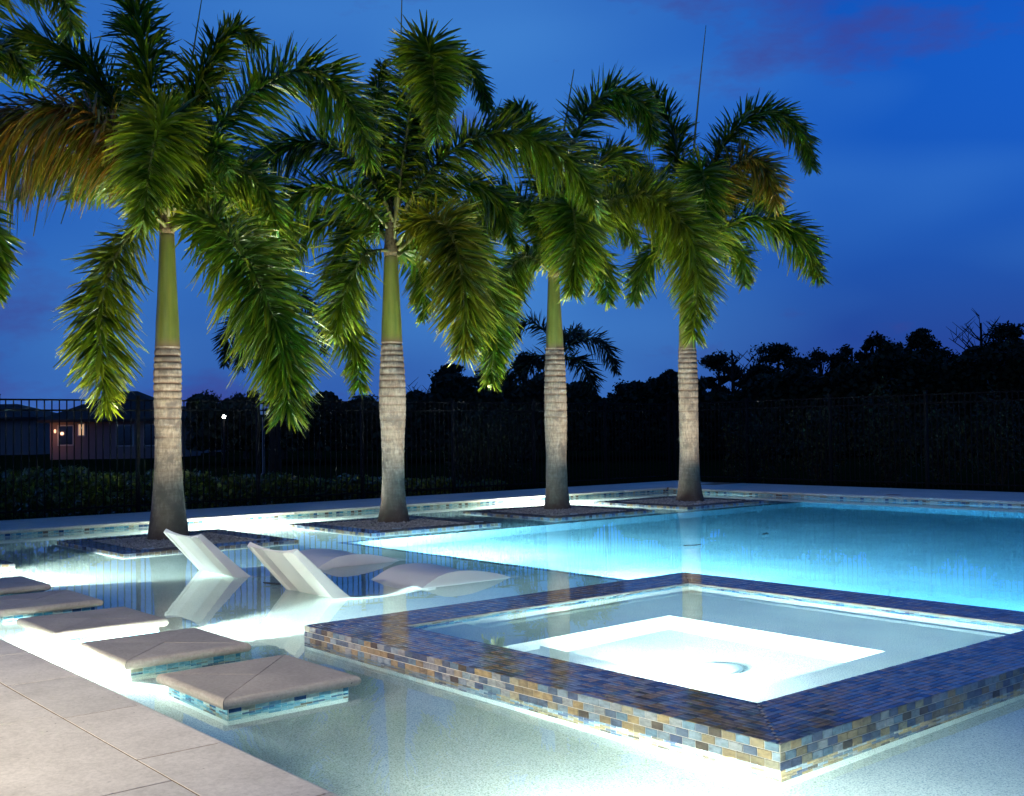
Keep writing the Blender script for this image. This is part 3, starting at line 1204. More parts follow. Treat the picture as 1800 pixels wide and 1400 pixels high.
def crownshaft(palm, x, y, z0, z1, r0, rm, r1, dx=0.0):
    zs = np.linspace(z0, z1, 26)
    V, Fc, ring = [], [], []
    n = 28
    for i, z in enumerate(zs):
        s_ = i / 25
        rad = r0 + (rm - r0) * math.sin(min(1, s_ / .22) * math.pi / 2) if s_ < .22 else rm + (r1 - rm) * ((s_ - .22) / .78) ** .8
        for k in range(n):
            a = 2 * math.pi * k / n
            V.append((x + rad * math.cos(a), y + rad * math.sin(a), z))
            ring.append(0.9 if i == 0 else (0.45 if i == 1 else (0.8 * max(0, (s_ - .9) / .1) if s_ > .9 else 0)))
    for i in range(25):
        for k in range(n):
            k2 = (k + 1) % n
            Fc.append((i * n + k, i * n + k2, (i + 1) * n + k2, (i + 1) * n + k))
    Fc.append(tuple(25 * n + k for k in range(n)))
    part('crownshaft', mesh_from('crownshaft', V, Fc, SHAFT, {'ring': ring}, True), palm)


BR = (0.26, 0.075, 0.012)
YG = (0.17, 0.20, 0.006)  # yellow of old fronds; lamplight on low fronds is painted in with it


SHEATH = simple('leaf_sheath', (0.10, 0.075, 0.035), 0.8, 0.6, 26, 0.2, 0.4)


def build_palm(label, x, y, prof, zt, shaft, fronds, spear, seed, name='foxtail_palm', group='foxtail palms standing in the pool', dens=235):
    p = thing(name, label, 'palm tree', (x, y, PLZ - .03), group)
    z0 = PLZ - .03
    r_ = random.Random(seed)
    rings = []
    z = zt - .03
    gap = .088
    while z > z0 + .3:
        rings.append((z, max(.10, min(1, (z - zt + 1.9) / 1.3)) * r_.uniform(.6, 1.0)))
        z -= gap * r_.uniform(.85, 1.15)
        gap = min(.16, gap * 1.05)
    palm_trunk(p, x, y, z0, prof, rings, zt)
    crownshaft(p, x, y, zt, *shaft)
    dp = float(np.dot(np.array([x, y, 3.0]) - EYEP, FWD))
    z1, r1 = shaft[0], shaft[3]
    part('leaf_sheath', MB().lathe(x, y, [(r1 * 1.02, z1 - .03), (r1 * 1.08, z1 + .05), (r1 * .85, z1 + .25), (r1 * .72, z1 + .5), (r1 * .4, z1 + .85), (.02, z1 + 1.1)], 16).mesh('leaf_sheath', SHEATH, True), p)
    for i, fr in enumerate(fronds):
        pts = [atd(a, b, dp + c) for (a, b, c) in fr['p']]
        # start in the heart of the crown
        k = {kk: vv for kk, vv in fr.items() if kk != 'p'}
        k.setdefault('dens', dens)
        frond(p, pts, seed * 100 + i, **k)
    if spear:
        P = np.array([catmull([atd(a, b, dp + c) for (a, b, c) in spear], q) for q in np.linspace(0, len(spear) - 1, 20)])
        part('spear_leaf', MB().tube(P, np.linspace(.035, .006, 20), 6).mesh('spear_leaf', RACHIS, True), p)
    return p


def tprof(mpp, ybase, pts):
    """trunk outline from (photo row, half width in photo pixels)"""
    return sorted([(PLZ - .03 + (ybase - yy) * mpp, hw * mpp) for yy, hw in pts])


D = dict
P1 = [
    D(p=[(296, 405, 0), (270, 385, -.2), (215, 430, -.5), (180, 530, -.8), (178, 640, -.9), (190, 715, -.9)], L0=0.64, dry=(YG, .75)),
    D(p=[(294, 380, 0), (250, 285, -.3), (175, 215, -.5), (80, 200, -.7), (-30, 235, -.8), (-90, 300, -.8)], L0=0.86, dry=(BR, .85), dens=350, droop=.7),
    D(p=[(296, 385, 0), (300, 290, -.5), (292, 215, -1.2), (278, 230, -1.9), (262, 300, -2.3), (252, 390, -2.5)], L0=0.64, dry=(YG, .25), dens=262),
    D(p=[(297, 370, 0), (280, 240, .2), (258, 120, .3), (240, 10, .4), (225, -70, .4)], L0=0.64),
    D(p=[(300, 370, 0), (325, 230, .3), (365, 110, .5), (410, 55, .6), (455, 75, .6)], L0=0.61),
    D(p=[(300, 380, 0), (360, 260, -.1), (430, 175, -.2), (520, 125, -.3), (595, 160, -.4), (640, 240, -.5), (648, 280, -.5)], L0=0.70),
    D(p=[(302, 405, 0), (345, 387, -.4), (395, 410, -.8), (450, 490, -1.2), (490, 590, -1.4), (505, 680, -1.5), (505, 725, -1.5)], L0=0.82, dens=292),
    D(p=[(293, 360, 0), (230, 230, .8), (140, 110, 1.1), (40, 75, 1.2), (-40, 120, 1.2)], L0=0.72),
    D(p=[(303, 390, 0), (370, 330, .8), (430, 330, 1.2), (480, 400, 1.4), (490, 480, 1.5)], L0=0.64),
    D(p=[(292, 395, 0), (240, 330, .9), (190, 310, 1.3), (120, 350, 1.6)], L0=0.47),
]
P1 += [
    D(p=[(303, 385, .1), (350, 320, .2), (415, 300, .2), (465, 335, .2), (485, 400, .2)], L0=0.53),
    D(p=[(296, 380, .1), (320, 300, -.6), (370, 260, -1.0), (400, 300, -1.2)], L0=0.51),
    D(p=[(292, 385, .1), (235, 300, .3), (160, 270, .3), (90, 290, .3), (40, 340, .3)], L0=0.55),
]
P2 = [
    D(p=[(694, 400, 0), (712, 260, -.2), (738, 120, -.8), (752, 85, -1.3), (765, 150, -1.9), (770, 235, -2.1)], L0=0.68, dry=(YG, .2), dens=262),
    D(p=[(696, 380, 0), (740, 220, .6), (790, 110, 1.0), (835, 130, 1.2), (858, 190, 1.3)], L0=0.55),
    D(p=[(698, 400, 0), (745, 315, -.1), (830, 245, -.3), (930, 245, -.5), (1010, 300, -.6), (1045, 365, -.7)], L0=0.70, dry=(YG, .3), dens=262),
    D(p=[(692, 390, 0), (655, 320, -.2), (590, 260, -.4), (510, 255, -.6), (430, 310, -.7), (395, 370, -.7)], L0=0.68, dens=262),
    D(p=[(690, 430, 0), (650, 400, .3), (605, 440, .5), (600, 540, .6), (625, 620, .6), (632, 680, .6)], L0=0.59, dens=244),
    D(p=[(690, 400, 0), (640, 385, .7), (580, 385, 1.0), (520, 420, 1.1), (480, 500, 1.2)], L0=0.55),
    D(p=[(698, 430, 0), (735, 390, -.5), (785, 400, -1.0), (812, 480, -1.3), (820, 560, -1.4), (815, 620, -1.4)], L0=0.74, dry=((.24, .14, .006), .45), dens=292),
    D(p=[(700, 440, 0), (760, 400, .3), (830, 440, .4), (862, 530, .4), (868, 610, .4), (862, 670, .4)], L0=0.59),
    D(p=[(698, 450, 0), (725, 440, .8), (742, 500, 1.0), (745, 560, 1.1)], L0=0.42),
    D(p=[(692, 400, 0), (670, 300, .6), (660, 200, 1.0), (672, 110, 1.3)], L0=0.51),
    D(p=[(688, 440, 0), (640, 450, -.3), (605, 520, -.5), (590, 590, -.6)], L0=0.55, dry=(YG, .3)),
]
P2 += [
    D(p=[(690, 410, .1), (630, 350, -.5), (560, 330, -.8), (500, 370, -.9), (470, 440, -.9)], L0=0.53),
    D(p=[(698, 410, .1), (750, 340, .7), (820, 320, 1.0), (880, 360, 1.1), (900, 430, 1.1)], L0=0.55),
]
P3 = [
    D(p=[(972, 440, 0), (955, 320, .2), (935, 230, .5), (905, 190, .7), (870, 210, .8)], L0=0.55),
    D(p=[(978, 430, 0), (995, 300, -.2), (1030, 200, -.5), (1080, 165, -.8), (1130, 190, -1.0), (1145, 245, -1.0)], L0=0.68, dens=262),
    D(p=[(976, 450, 0), (990, 370, -.7), (1008, 370, -1.2), (1012, 440, -1.5), (1005, 510, -1.6)], L0=0.72, dry=(YG, .2), dens=292),
    D(p=[(970, 450, 0), (920, 370, .1), (870, 350, .2), (825, 380, .2), (800, 450, .2)], L0=0.64),
    D(p=[(970, 480, 0), (925, 450, -.2), (890, 490, -.4), (872, 580, -.5), (865, 650, -.5)], L0=0.55, dry=(YG, .2)),
    D(p=[(982, 460, 0), (1040, 370, -.5), (1130, 345, -1.0), (1200, 400, -1.4), (1225, 490, -1.6), (1218, 590, -1.7)], L0=0.74, dry=(YG, .9), dens=298),
    D(p=[(982, 480, 0), (1030, 440, .3), (1060, 470, .4), (1068, 530, .4)], L0=0.51),
    D(p=[(980, 440, 0), (1030, 320, .6), (1090, 270, .9), (1140, 310, 1.0)], L0=0.61),
    D(p=[(970, 470, 0), (935, 440, .7), (910, 470, .9), (905, 530, 1.0)], L0=0.51),
]
P3 += [
    D(p=[(974, 450, .1), (940, 380, -.5), (900, 350, -.8), (860, 380, -.9), (845, 440, -.9)], L0=0.53),
    D(p=[(978, 450, .1), (1020, 390, .8), (1080, 380, 1.1), (1120, 430, 1.2)], L0=0.58),
]
P4 = [
    D(p=[(1214, 440, 0), (1200, 320, .2), (1175, 210, .4), (1140, 160, .5), (1105, 175, .5)], L0=0.64),
    D(p=[(1218, 430, 0), (1245, 310, 0), (1300, 220, -.1), (1365, 200, -.2), (1410, 240, -.2), (1425, 290, -.2)], L0=0.64, dens=244),
    D(p=[(1220, 430, 0), (1265, 320, -.5), (1315, 280, -.9), (1350, 310, -1.1), (1362, 360, -1.2)], L0=0.68, dry=((.26, .12, .012), .7)),
    D(p=[(1222, 460, 0), (1275, 400, 0), (1345, 385, -.1), (1405, 420, -.1), (1440, 490, -.1)], L0=0.66, dens=244),
    D(p=[(1212, 440, 0), (1165, 330, -.1), (1110, 310, -.2), (1060, 350, -.2), (1035, 420, -.2)], L0=0.68),
    D(p=[(1216, 440, 0), (1225, 340, -.7), (1235, 300, -1.2), (1240, 360, -1.6), (1245, 420, -1.7)], L0=0.64),
    D(p=[(1210, 470, 0), (1165, 430, .4), (1130, 470, .6), (1115, 530, .7)], L0=0.55),
    D(p=[(1220, 440, 0), (1270, 350, .7), (1320, 330, 1.0), (1365, 370, 1.1)], L0=0.61),
]
P4 += [
    D(p=[(1214, 440, .1), (1180, 370, .5), (1140, 350, .8), (1100, 390, .9)], L0=0.55),
    D(p=[(1218, 440, .1), (1260, 420, .6), (1300, 450, .8), (1310, 500, .8)], L0=0.48),
]
P0 = [
    D(p=[(-205, 380, 0), (-120, 310, -.1), (-50, 350, -.2), (-12, 430, -.2), (-5, 520, -.2)], L0=.42),
    D(p=[(-205, 360, 0), (-150, 150, -.3), (-60, 0, -.5), (40, -45, -.7), (110, 0, -.8), (125, 50, -.8)], L0=.5, dry=(YG, .3)),
    D(p=[(-205, 360, 0), (-130, 200, .3), (-60, 110, .4), (10, 90, .5), (50, 140, .5)], L0=.5),
    D(p=[(-205, 380, 0), (-300, 300, 0), (-380, 350, 0), (-420, 480, 0)], L0=.5),
    D(p=[(-205, 370, 0), (-230, 150, 0), (-300, 20, 0), (-380, 30, 0)], L0=.5),
]
MP = {1: .00793, 2: .00918, 3: .01039, 4: .01128, 0: .00655}
build_palm('leftmost palm in view, ringed pale trunk and olive green crownshaft, brownish fronds', -14.93, 6.28,
           tprof(MP[1], 945, [(945, 36), (930, 34), (890, 29), (850, 25.5), (800, 23), (760, 22.5), (700, 24), (660, 24.5), (630, 23.5), (608, 22)]), 2.70,
           (4.32, .172, .158, .10), P1, [(300, 350, 0), (318, 220, .2), (335, 120, .3), (356, -10, .4)], 1)
build_palm('second palm from the left, bulging pale trunk, yellow green crownshaft and tall spear', -14.93, 10.05,
           tprof(MP[2], 915, [(915, 29), (905, 27), (880, 22), (840, 19.8), (800, 19.6), (760, 21), (720, 23.5), (690, 24), (650, 22.5), (620, 20.5), (600, 19)]), 2.92,
           (4.35, .172, .162, .11), P2, [(694, 420, 0), (699, 280, 0), (703, 150, 0), (707, -30, 0)], 2)
build_palm('third palm from the left, grey trunk and dark green crownshaft', -14.97, 13.66,
           tprof(MP[3], 893, [(893, 25), (880, 22), (850, 19), (800, 18), (740, 20), (690, 20), (650, 19), (612, 16.5)]), 2.96,
           (4.3, .165, .155, .10), P3, [(974, 440, 0), (985, 280, 0), (998, 190, 0), (1009, 122, 0)], 3)
build_palm('rightmost palm, slim grey trunk with its crownshaft hidden by a bright yellow frond', -14.55, 16.85,
           tprof(MP[4], 879, [(879, 26), (865, 22), (840, 18.5), (790, 16.8), (720, 17), (670, 17.5), (640, 17), (610, 16)]), 3.05,
           (4.9, .17, .155, .10), P4, [(1216, 430, 0), (1219, 280, 0), (1228, 170, 0), (1241, 45, 0)], 4)
build_palm('palm beyond the left edge, only its frond tips reach into view', -14.6, 2.62,
           tprof(MP[0], 988, [(988, 40), (930, 32), (850, 28), (700, 29), (600, 26)]), 2.6,
           (4.1, .17, .16, .10), P0, None, 5)


# recessed uplights added in the gravel to light each palm
def added_well_light(x, y, aim, energy, label, size=R(135)):
    e = thing('added_well_light', label, 'added garden light', (x, y, PLZ), 'added uplights sunk in the planter gravel')
    z = PLZ
    part('housing', MB().lathe(x, y, [(.055, z - .10), (.055, z - .004), (.072, z - .004), (.072, z + .004), (.050, z + .004), (.050, z - .03)], 20, False).mesh('housing', STEEL, True), e)
    part('lens', MB().lathe(x, y, [(.050, z - .034), (.050, z - .03)], 20).mesh('lens', emit('uplight_lens', (1, .93, .8), 2.0)), e)
    ld = bpy.data.lights.new('uplight', 'SPOT')
    ld.energy, ld.spot_size, ld.spot_blend, ld.shadow_soft_size = energy, size, 1.0, 0.045
    ld.color = (1.0, 0.90, 0.72)
    lo = bpy.data.objects.new('bulb', ld)
    COL.objects.link(lo)
    lo.parent = e
    lo.location = (0, 0, .006)
    lo.rotation_euler = (Vector(aim) - Vector((x, y, z))).to_track_quat('-Z', 'Y').to_euler()


UP = 900
for (px, py, nm, en) in ((-14.93, 6.28, 'leftmost palm', 1.0), (-14.93, 10.05, 'second palm', 1.0), (-14.97, 13.66, 'third palm', .9),
                         (-14.55, 16.85, 'rightmost palm', .9), (-14.6, 2.62, 'palm beyond the left edge', .8)):
    added_well_light(-13.70, py - .78, (px + 1.1, py - 1.3, 3.8), UP * en, 'small added uplight in the gravel left of the ' + nm)
    added_well_light(-13.70, py + .78, (px + 1.1, py + 1.3, 3.8), UP * en, 'small added uplight in the gravel right of the ' + nm)


def at_z(x, y, z):
    d = FWD * FPX + RGT * (x - 900) - UPV * (y - 700)
    t_ = (z - EYE) / d[2]
    return EYEP + d * t_


# ------------------------------------------------------------------ fences
def fence(label, along, fixed, a0, a1, step=0.125, ztop=2.12):
    loc = (fixed, a0, 0) if along == 'y' else (a0, fixed, 0)
    e = thing('metal_fence', label, 'fence', loc, 'black picket fences round the pool deck')

    def bx(nm, p0, p1, h0, h1, th):
        if along == 'y':
            return box(nm, fixed - th, fixed + th, p0, p1, h0, h1, BLACK)
        return box(nm, p0, p1, fixed - th, fixed + th, h0, h1, BLACK)
    for (h0, h1) in ((ztop - .03, ztop), (ztop - .21, ztop - .18), (.20, .23)):
        part('rail', bx('rail', a0, a1, h0, h1, .016), e)
    pm = MB().box(-.009, .009, -.009, .009, .10, ztop - .002).mesh('picket', BLACK)
    po = MB().box(-.032, .032, -.032, .032, 0.0, ztop + .06).box(-.038, .038, -.038, .038, ztop + .06, ztop + .075).mesh('post', BLACK)
    n = int((a1 - a0) / step)
    for k in range(n):
        a = a0 + (k + .5) * step
        if k % 19 == 0:
            part('post', po, e, (fixed, a, 0) if along == 'y' else (a, fixed, 0))
        else:
            part('picket', pm, e, (fixed, a, 0) if along == 'y' else (a, fixed, 0))
    return e


FXL, FYR = -19.62, 22.0
fence('black picket fence in front of the clipped hedge on the left', 'y', FXL, 0.5, FYR)
fence('black picket fence behind the deep pool on the right', 'x', FYR, FXL + .06, 1.5)


# ------------------------------------------------------------------ leaf clouds
def leaf_quads(P, size, r, asp=0.5):
    n = len(P)
    a = r.normal(0, 1, (n, 3))
    a /= np.linalg.norm(a, axis=1)[:, None]
    b = np.cross(a, r.normal(0, 1, (n, 3)))
    b /= np.linalg.norm(b, axis=1)[:, None]
    s_ = size * r.uniform(.6, 1.3, n)[:, None]
    V = np.zeros((n, 4, 3))
    V[:, 0] = P - a * s_
    V[:, 1] = P + b * s_ * asp
    V[:, 2] = P + a * s_
    V[:, 3] = P - b * s_ * asp
    return V.reshape(-1, 3), np.arange(n * 4).reshape(-1, 4), np.repeat(r.random(n), 4)


r_h = np.random.default_rng(11)
hy = r_h.uniform(-1.0, 16.5, 16000)
htop = np.clip(.93 - .062 * (hy - 5), .18, 1.1) + .05 * np.sin(hy * 3.1) + .03 * np.sin(hy * 7.7)
hx = -20.2 + r_h.uniform(-.42, .42, len(hy))
hz = htop * (1 - r_h.random(len(hy)) ** 1.8 * .95) + r_h.normal(0, .03, len(hy))
V, Fc, tone = leaf_quads(np.stack([hx, hy, np.maximum(hz, .05)], 1), .062, r_h)
hedge = thing('clipped_hedge', 'low leafy green hedge running behind the picket fence', 'hedge', (-20.2, 5, .03))
part('foliage', fast_mesh('foliage', V, Fc, HLEAF, {'tone': tone, 'tip': tone * 0}), hedge)
st = MB()
for k in range(70):
    yy = -1 + k * .25
    hh = max(.12, .5 * (.93 - .062 * (yy - 5)))
    st.tube([(-20.2, yy, .0), (-20.2 + rr.uniform(-.1, .1), yy + rr.uniform(-.1, .1), hh)], [.012, .006], 4)
part('stems', st.mesh('stems', BARK), hedge)


def tree(x, ytop, wpx, depth, kind, label, group, seed, n=8000, leaf=.11):
    r = np.random.default_rng(seed)
    bp_ = atd(x, 745, depth)
    X, Y = bp_[0], bp_[1]
    top = atd(x, ytop, depth)[2]
    w = wpx * depth / FPX / 2
    e = thing(kind, label, 'tree', (X, Y, GZ), group)
    H = top - GZ
    tr = MB()
    lean = r.normal(0, .02, 2)
    tpts = [np.array([X + lean[0] * H * s_, Y + lean[1] * H * s_, GZ + H * .92 * s_]) for s_ in np.linspace(0, 1, 8)]
    tr.tube(tpts, np.linspace(.14, .03, 8) * (1 + H / 12), 7)
    cl = []
    if kind == 'pine_tree':
        k = int(r.integers(16, 22))
        for i in range(k):
            f_ = 1 - (i / k) ** 1.2 * .50 - r.uniform(0, .05)
            a = r.uniform(0, 6.3)
            rad = w * (0.2 + 1.0 * (i / k) ** .6) * (r.uniform(.4, 1) if i else 0)
            c = np.array([X + rad * math.cos(a), Y + rad * math.sin(a), GZ + H * f_ - .35])
            cl.append((c, np.array([w * .38, w * .38, w * .15]) * r.uniform(.55, 1.25), .22))
            tr.tube([tpts[min(7, int(7 * f_ * .95))], c], [.05, .02], 5)
    elif kind == 'broadleaf_tree':
        k = int(r.integers(30, 40))
        for i in range(k):
            f_ = r.uniform(.30, .93) if i else .93
            a = r.uniform(0, 6.3)
            sp = math.sin(math.pi * min(1, max(.12, (1.02 - f_) / .75)) ** .8)
            rad = w * r.uniform(.3, .95) * max(.2, sp)
            c = np.array([X + rad * math.cos(a), Y + rad * math.sin(a), GZ + H * f_ - .2])
            q = w * r.uniform(.12, .34)
            cl.append((c, np.array([q, q, q * .9]), 1.0))
            tr.tube([tpts[min(7, int(7 * f_ * .8))], c], [.06, .02], 5)
    else:                                     # bare tree
        for i in range(26):
            f_ = r.uniform(.5, .97)
            a = r.uniform(0, 6.3)
            p0 = tpts[min(7, int(7 * f_))]
            L = w * r.uniform(.6, 1.2) * (1.25 - f_) * 2.6
            p1 = p0 + np.array([math.cos(a) * L, math.sin(a) * L, L * r.uniform(.6, 1.2)])
            tr.tube([p0, (p0 + p1) / 2 + (0, 0, -.05), p1], [.045, .03, .012], 4)
            for j in range(4):
                a2 = r.uniform(0, 6.3)
                s_ = r.uniform(.4, 1)
                pm = p0 + (p1 - p0) * s_
                p2 = pm + np.array([math.cos(a2), math.sin(a2), .9]) * L * .4
                tr.tube([pm, p2], [.022, .008], 4)
    part('trunk', tr.mesh('trunk', BARK), e)
    if cl:
        P = []
        m_ = n // len(cl)
        for c, s_, _ in cl:
            q = r.normal(0, 1, (m_, 3))
            q /= np.linalg.norm(q, axis=1)[:, None]
            q *= (r.random(m_) ** .45)[:, None]
            P.append(c + q * s_ * r.uniform(.45, 1.6, (m_, 1)))
        V, Fc, tone = leaf_quads(np.concatenate(P), leaf, r)
        part('crown', fast_mesh('crown', V, Fc, FLEAF, {'tone': tone, 'tip': tone * 0}), e)
    return e


TREES = [  # bearing, top row, width, distance, kind, label
    (1268, 616, 95, 62, 'pine_tree', 'flat-topped dark pine just right of the rightmost palm trunk'),
    (1292, 600, 50, 60, 'bare_tree', 'thin bare treetop sticking up beside the flat-topped pine'),
    (1372, 596, 120, 66, 'pine_tree', 'dark pine with two rounded crown clumps left of the upright treetops'),
    (1335, 632, 90, 60, 'pine_tree', 'shorter dark pine filling the gap between two taller pines'),
    (1448, 606, 90, 70, 'broadleaf_tree', 'dark leafy tree right of the pine with two clumps'),
    (1497, 596, 70, 66, 'broadleaf_tree', 'slim dark treetop left of the tallest upright tree'),
    (1542, 577, 80, 62, 'broadleaf_tree', 'tall upright dark tree with leafy shoots on its top'),
    (1580, 590, 80, 68, 'broadleaf_tree', 'dark rounded tree behind the tall upright one'),
    (1625, 566, 90, 64, 'pine_tree', 'dark pine with a small mushroom crown above its neighbours'),
    (1672, 604, 90, 70, 'broadleaf_tree', 'low dark tree right of the mushroom-crowned pine'),
    (1728, 548, 75, 60, 'bare_tree', 'spindly half-bare tree near the right edge'),
    (1775, 558, 100, 58, 'pine_tree', 'broad dark pine at the right edge of the picture'),
    (1850, 575, 120, 62, 'broadleaf_tree', 'dark leafy tree cut off by the right edge'),
    (1165, 655, 80, 66, 'broadleaf_tree', 'low dark tree left of the rightmost palm trunk'),
    (1100, 668, 90, 70, 'broadleaf_tree', 'low dark tree between the third and rightmost palm trunks'),
    (800, 632, 80, 64, 'pine_tree', 'dark pine right of the second palm trunk'),
    (860, 640, 110, 60, 'broadleaf_tree', 'dark bushy tree left of the third palm trunk'),
    (925, 610, 100, 58, 'broadleaf_tree', 'tall dark tree directly behind the third palm crownshaft'),
    (745, 680, 60, 70, 'bare_tree', 'low bare branches just right of the second palm trunk'),
    (640, 690, 110, 60, 'broadleaf_tree', 'low dark tree left of the second palm trunk'),
    (560, 690, 100, 62, 'broadleaf_tree', 'low dark tree behind the big drooping green frond'),
    (500, 682, 90, 64, 'broadleaf_tree', 'low dark tree behind the square lantern post'),
    (432, 678, 80, 66, 'broadleaf_tree', 'low dark tree right of the bright street lamp'),
    (372, 686, 80, 78, 'broadleaf_tree', 'low dark tree beside the house, left of the street lamp'),
]
for i, (x, yt, wp, dp, kd, lab) in enumerate(TREES):
    tree(x, yt, wp, dp, kd, lab, 'dark trees beyond the fence', 300 + i)

# the dark undergrowth of the wood, one mass
r_u = np.random.default_rng(21)
U = []
for (x0, x1, y0, y1, n) in ((1230, 1380, 694, 662, 11000), (1370, 1560, 662, 622, 16000), (1550, 1960, 622, 604, 28000), (1030, 1240, 690, 660, 11000), (330, 770, 712, 700, 18000), (760, 1040, 668, 676, 15000)):
    xs = r_u.uniform(x0, x1, n)
    dpt = r_u.uniform(50, 58, n)
    tp_ = y0 + (y1 - y0) * (xs - x0) / (x1 - x0) + 10 * np.sin(xs * .031) + 7 * np.sin(xs * .083 + 1)
    yy = tp_ + (r_u.random(n) ** 1.0) * (790 - tp_)
    dv_ = FWD[None] * FPX + RGT[None] * (xs - 900)[:, None] - UPV[None] * (yy - 700)[:, None]
    pp = EYEP + dv_ * (dpt / FPX)[:, None]
    U.append(pp[pp[:, 2] > .1])
V, Fc, tone = leaf_quads(np.concatenate(U), .15, r_u, .8)
tag(link('undergrowth', fast_mesh('undergrowth', V, Fc, FLEAF, {'tone': tone, 'tip': tone * 0})), 'dark mass of undergrowth at the foot of the wood', 'undergrowth', 'stuff')

# shrubs behind the right-hand fence
for i, (x, dp, h) in enumerate(((1440, 27, 1.9), (1560, 26.5, 2.3), (1660, 26, 1.8), (1760, 25.5, 2.1), (1320, 28, 1.7), (880, 27.5, 2.0), (840, 27, 1.8))):
    c = atd(x, 760, dp)
    r = np.random.default_rng(400 + i)
    e = thing('shrub', ['dim shrub behind the right fence, fourth from the right edge', 'dim tall shrub behind the right fence, third from the right edge',
                        'dim shrub behind the right fence, second from the right edge', 'dim shrub behind the right fence nearest the right edge',
                        'dim shrub behind the right fence beside the rightmost palm trunk', 'dim shrub behind the fence left of the third palm trunk',
                        'dim shrub behind the fence midway between second and third palms'][i], 'shrub', (c[0], c[1], GZ), 'shrubs behind the fence')
    q = r.normal(0, 1, (1500, 3))
    q /= np.linalg.norm(q, axis=1)[:, None]
    q *= (r.random(1500) ** .4)[:, None]
    P = np.array([c[0], c[1], GZ + h * .55]) + q * np.array([.75, .75, h * .5]) * (1 + .25 * np.sin(q[:, :1] * 7 + i))
    V, Fc, tone = leaf_quads(P, .07, r)
    part('foliage', fast_mesh('foliage', V, Fc, FLEAF, {'tone': tone, 'tip': tone * 0}), e)
    st = MB()
    for k in range(7):
        a = k * .9
        st.tube([(c[0], c[1], GZ), (c[0] + .4 * math.cos(a), c[1] + .4 * math.sin(a), GZ + h * .6)], [.02, .008], 4)
    part('stems', st.mesh('stems', BARK), e)


# dark foxtail palms beyond the fence
def far_palm(x, ycrown, depth, label, seed, fr):
    base = atd(x, 760, depth)
    p = thing('background_palm', label, 'palm tree', (base[0], base[1], GZ), 'dark palms beyond the fence')
    zc = atd(x, ycrown, depth)[2]
    part('trunk', MB().lathe(base[0], base[1], [(.2, GZ), (.15, GZ + 1), (.15, zc - 1), (.10, zc)], 16).mesh('trunk', BARK, True), p)
    for i, pts in enumerate(fr):
        frond(p, [atd(a, b, depth + c) for a, b, c in pts], seed + i, dens=130, L0=.55, leaf=FLEAF)


far_palm(482, 590, 31, 'dark palm silhouette beyond the fence right of the leftmost palm', 900,
         [[(482, 590, 0), (440, 540, 0), (405, 580, 0), (395, 640, 0)], [(482, 590, 0), (520, 520, .3), (560, 560, .5), (570, 620, .5)],
          [(482, 590, 0), (450, 590, -.6), (425, 620, -.9), (420, 650, -1)], [(482, 590, 0), (480, 500, 1), (450, 470, 1.4)], [(482, 590, 0), (510, 600, 1), (530, 650, 1.3)]])
far_palm(985, 610, 33, 'dark palm silhouette directly behind the third palm trunk', 920,
         [[(985, 625, 0), (1020, 595, 0), (1060, 605, 0), (1085, 655, 0)], [(985, 625, 0), (950, 575, 0), (915, 570, 0), (890, 610, 0)],
          [(985, 625, 0), (1000, 590, .6), (1020, 580, 1)], [(985, 625, 0), (940, 630, -.6), (910, 670, -1)], [(985, 625, 0), (1025, 640, -.7), (1045, 690, -1)]])


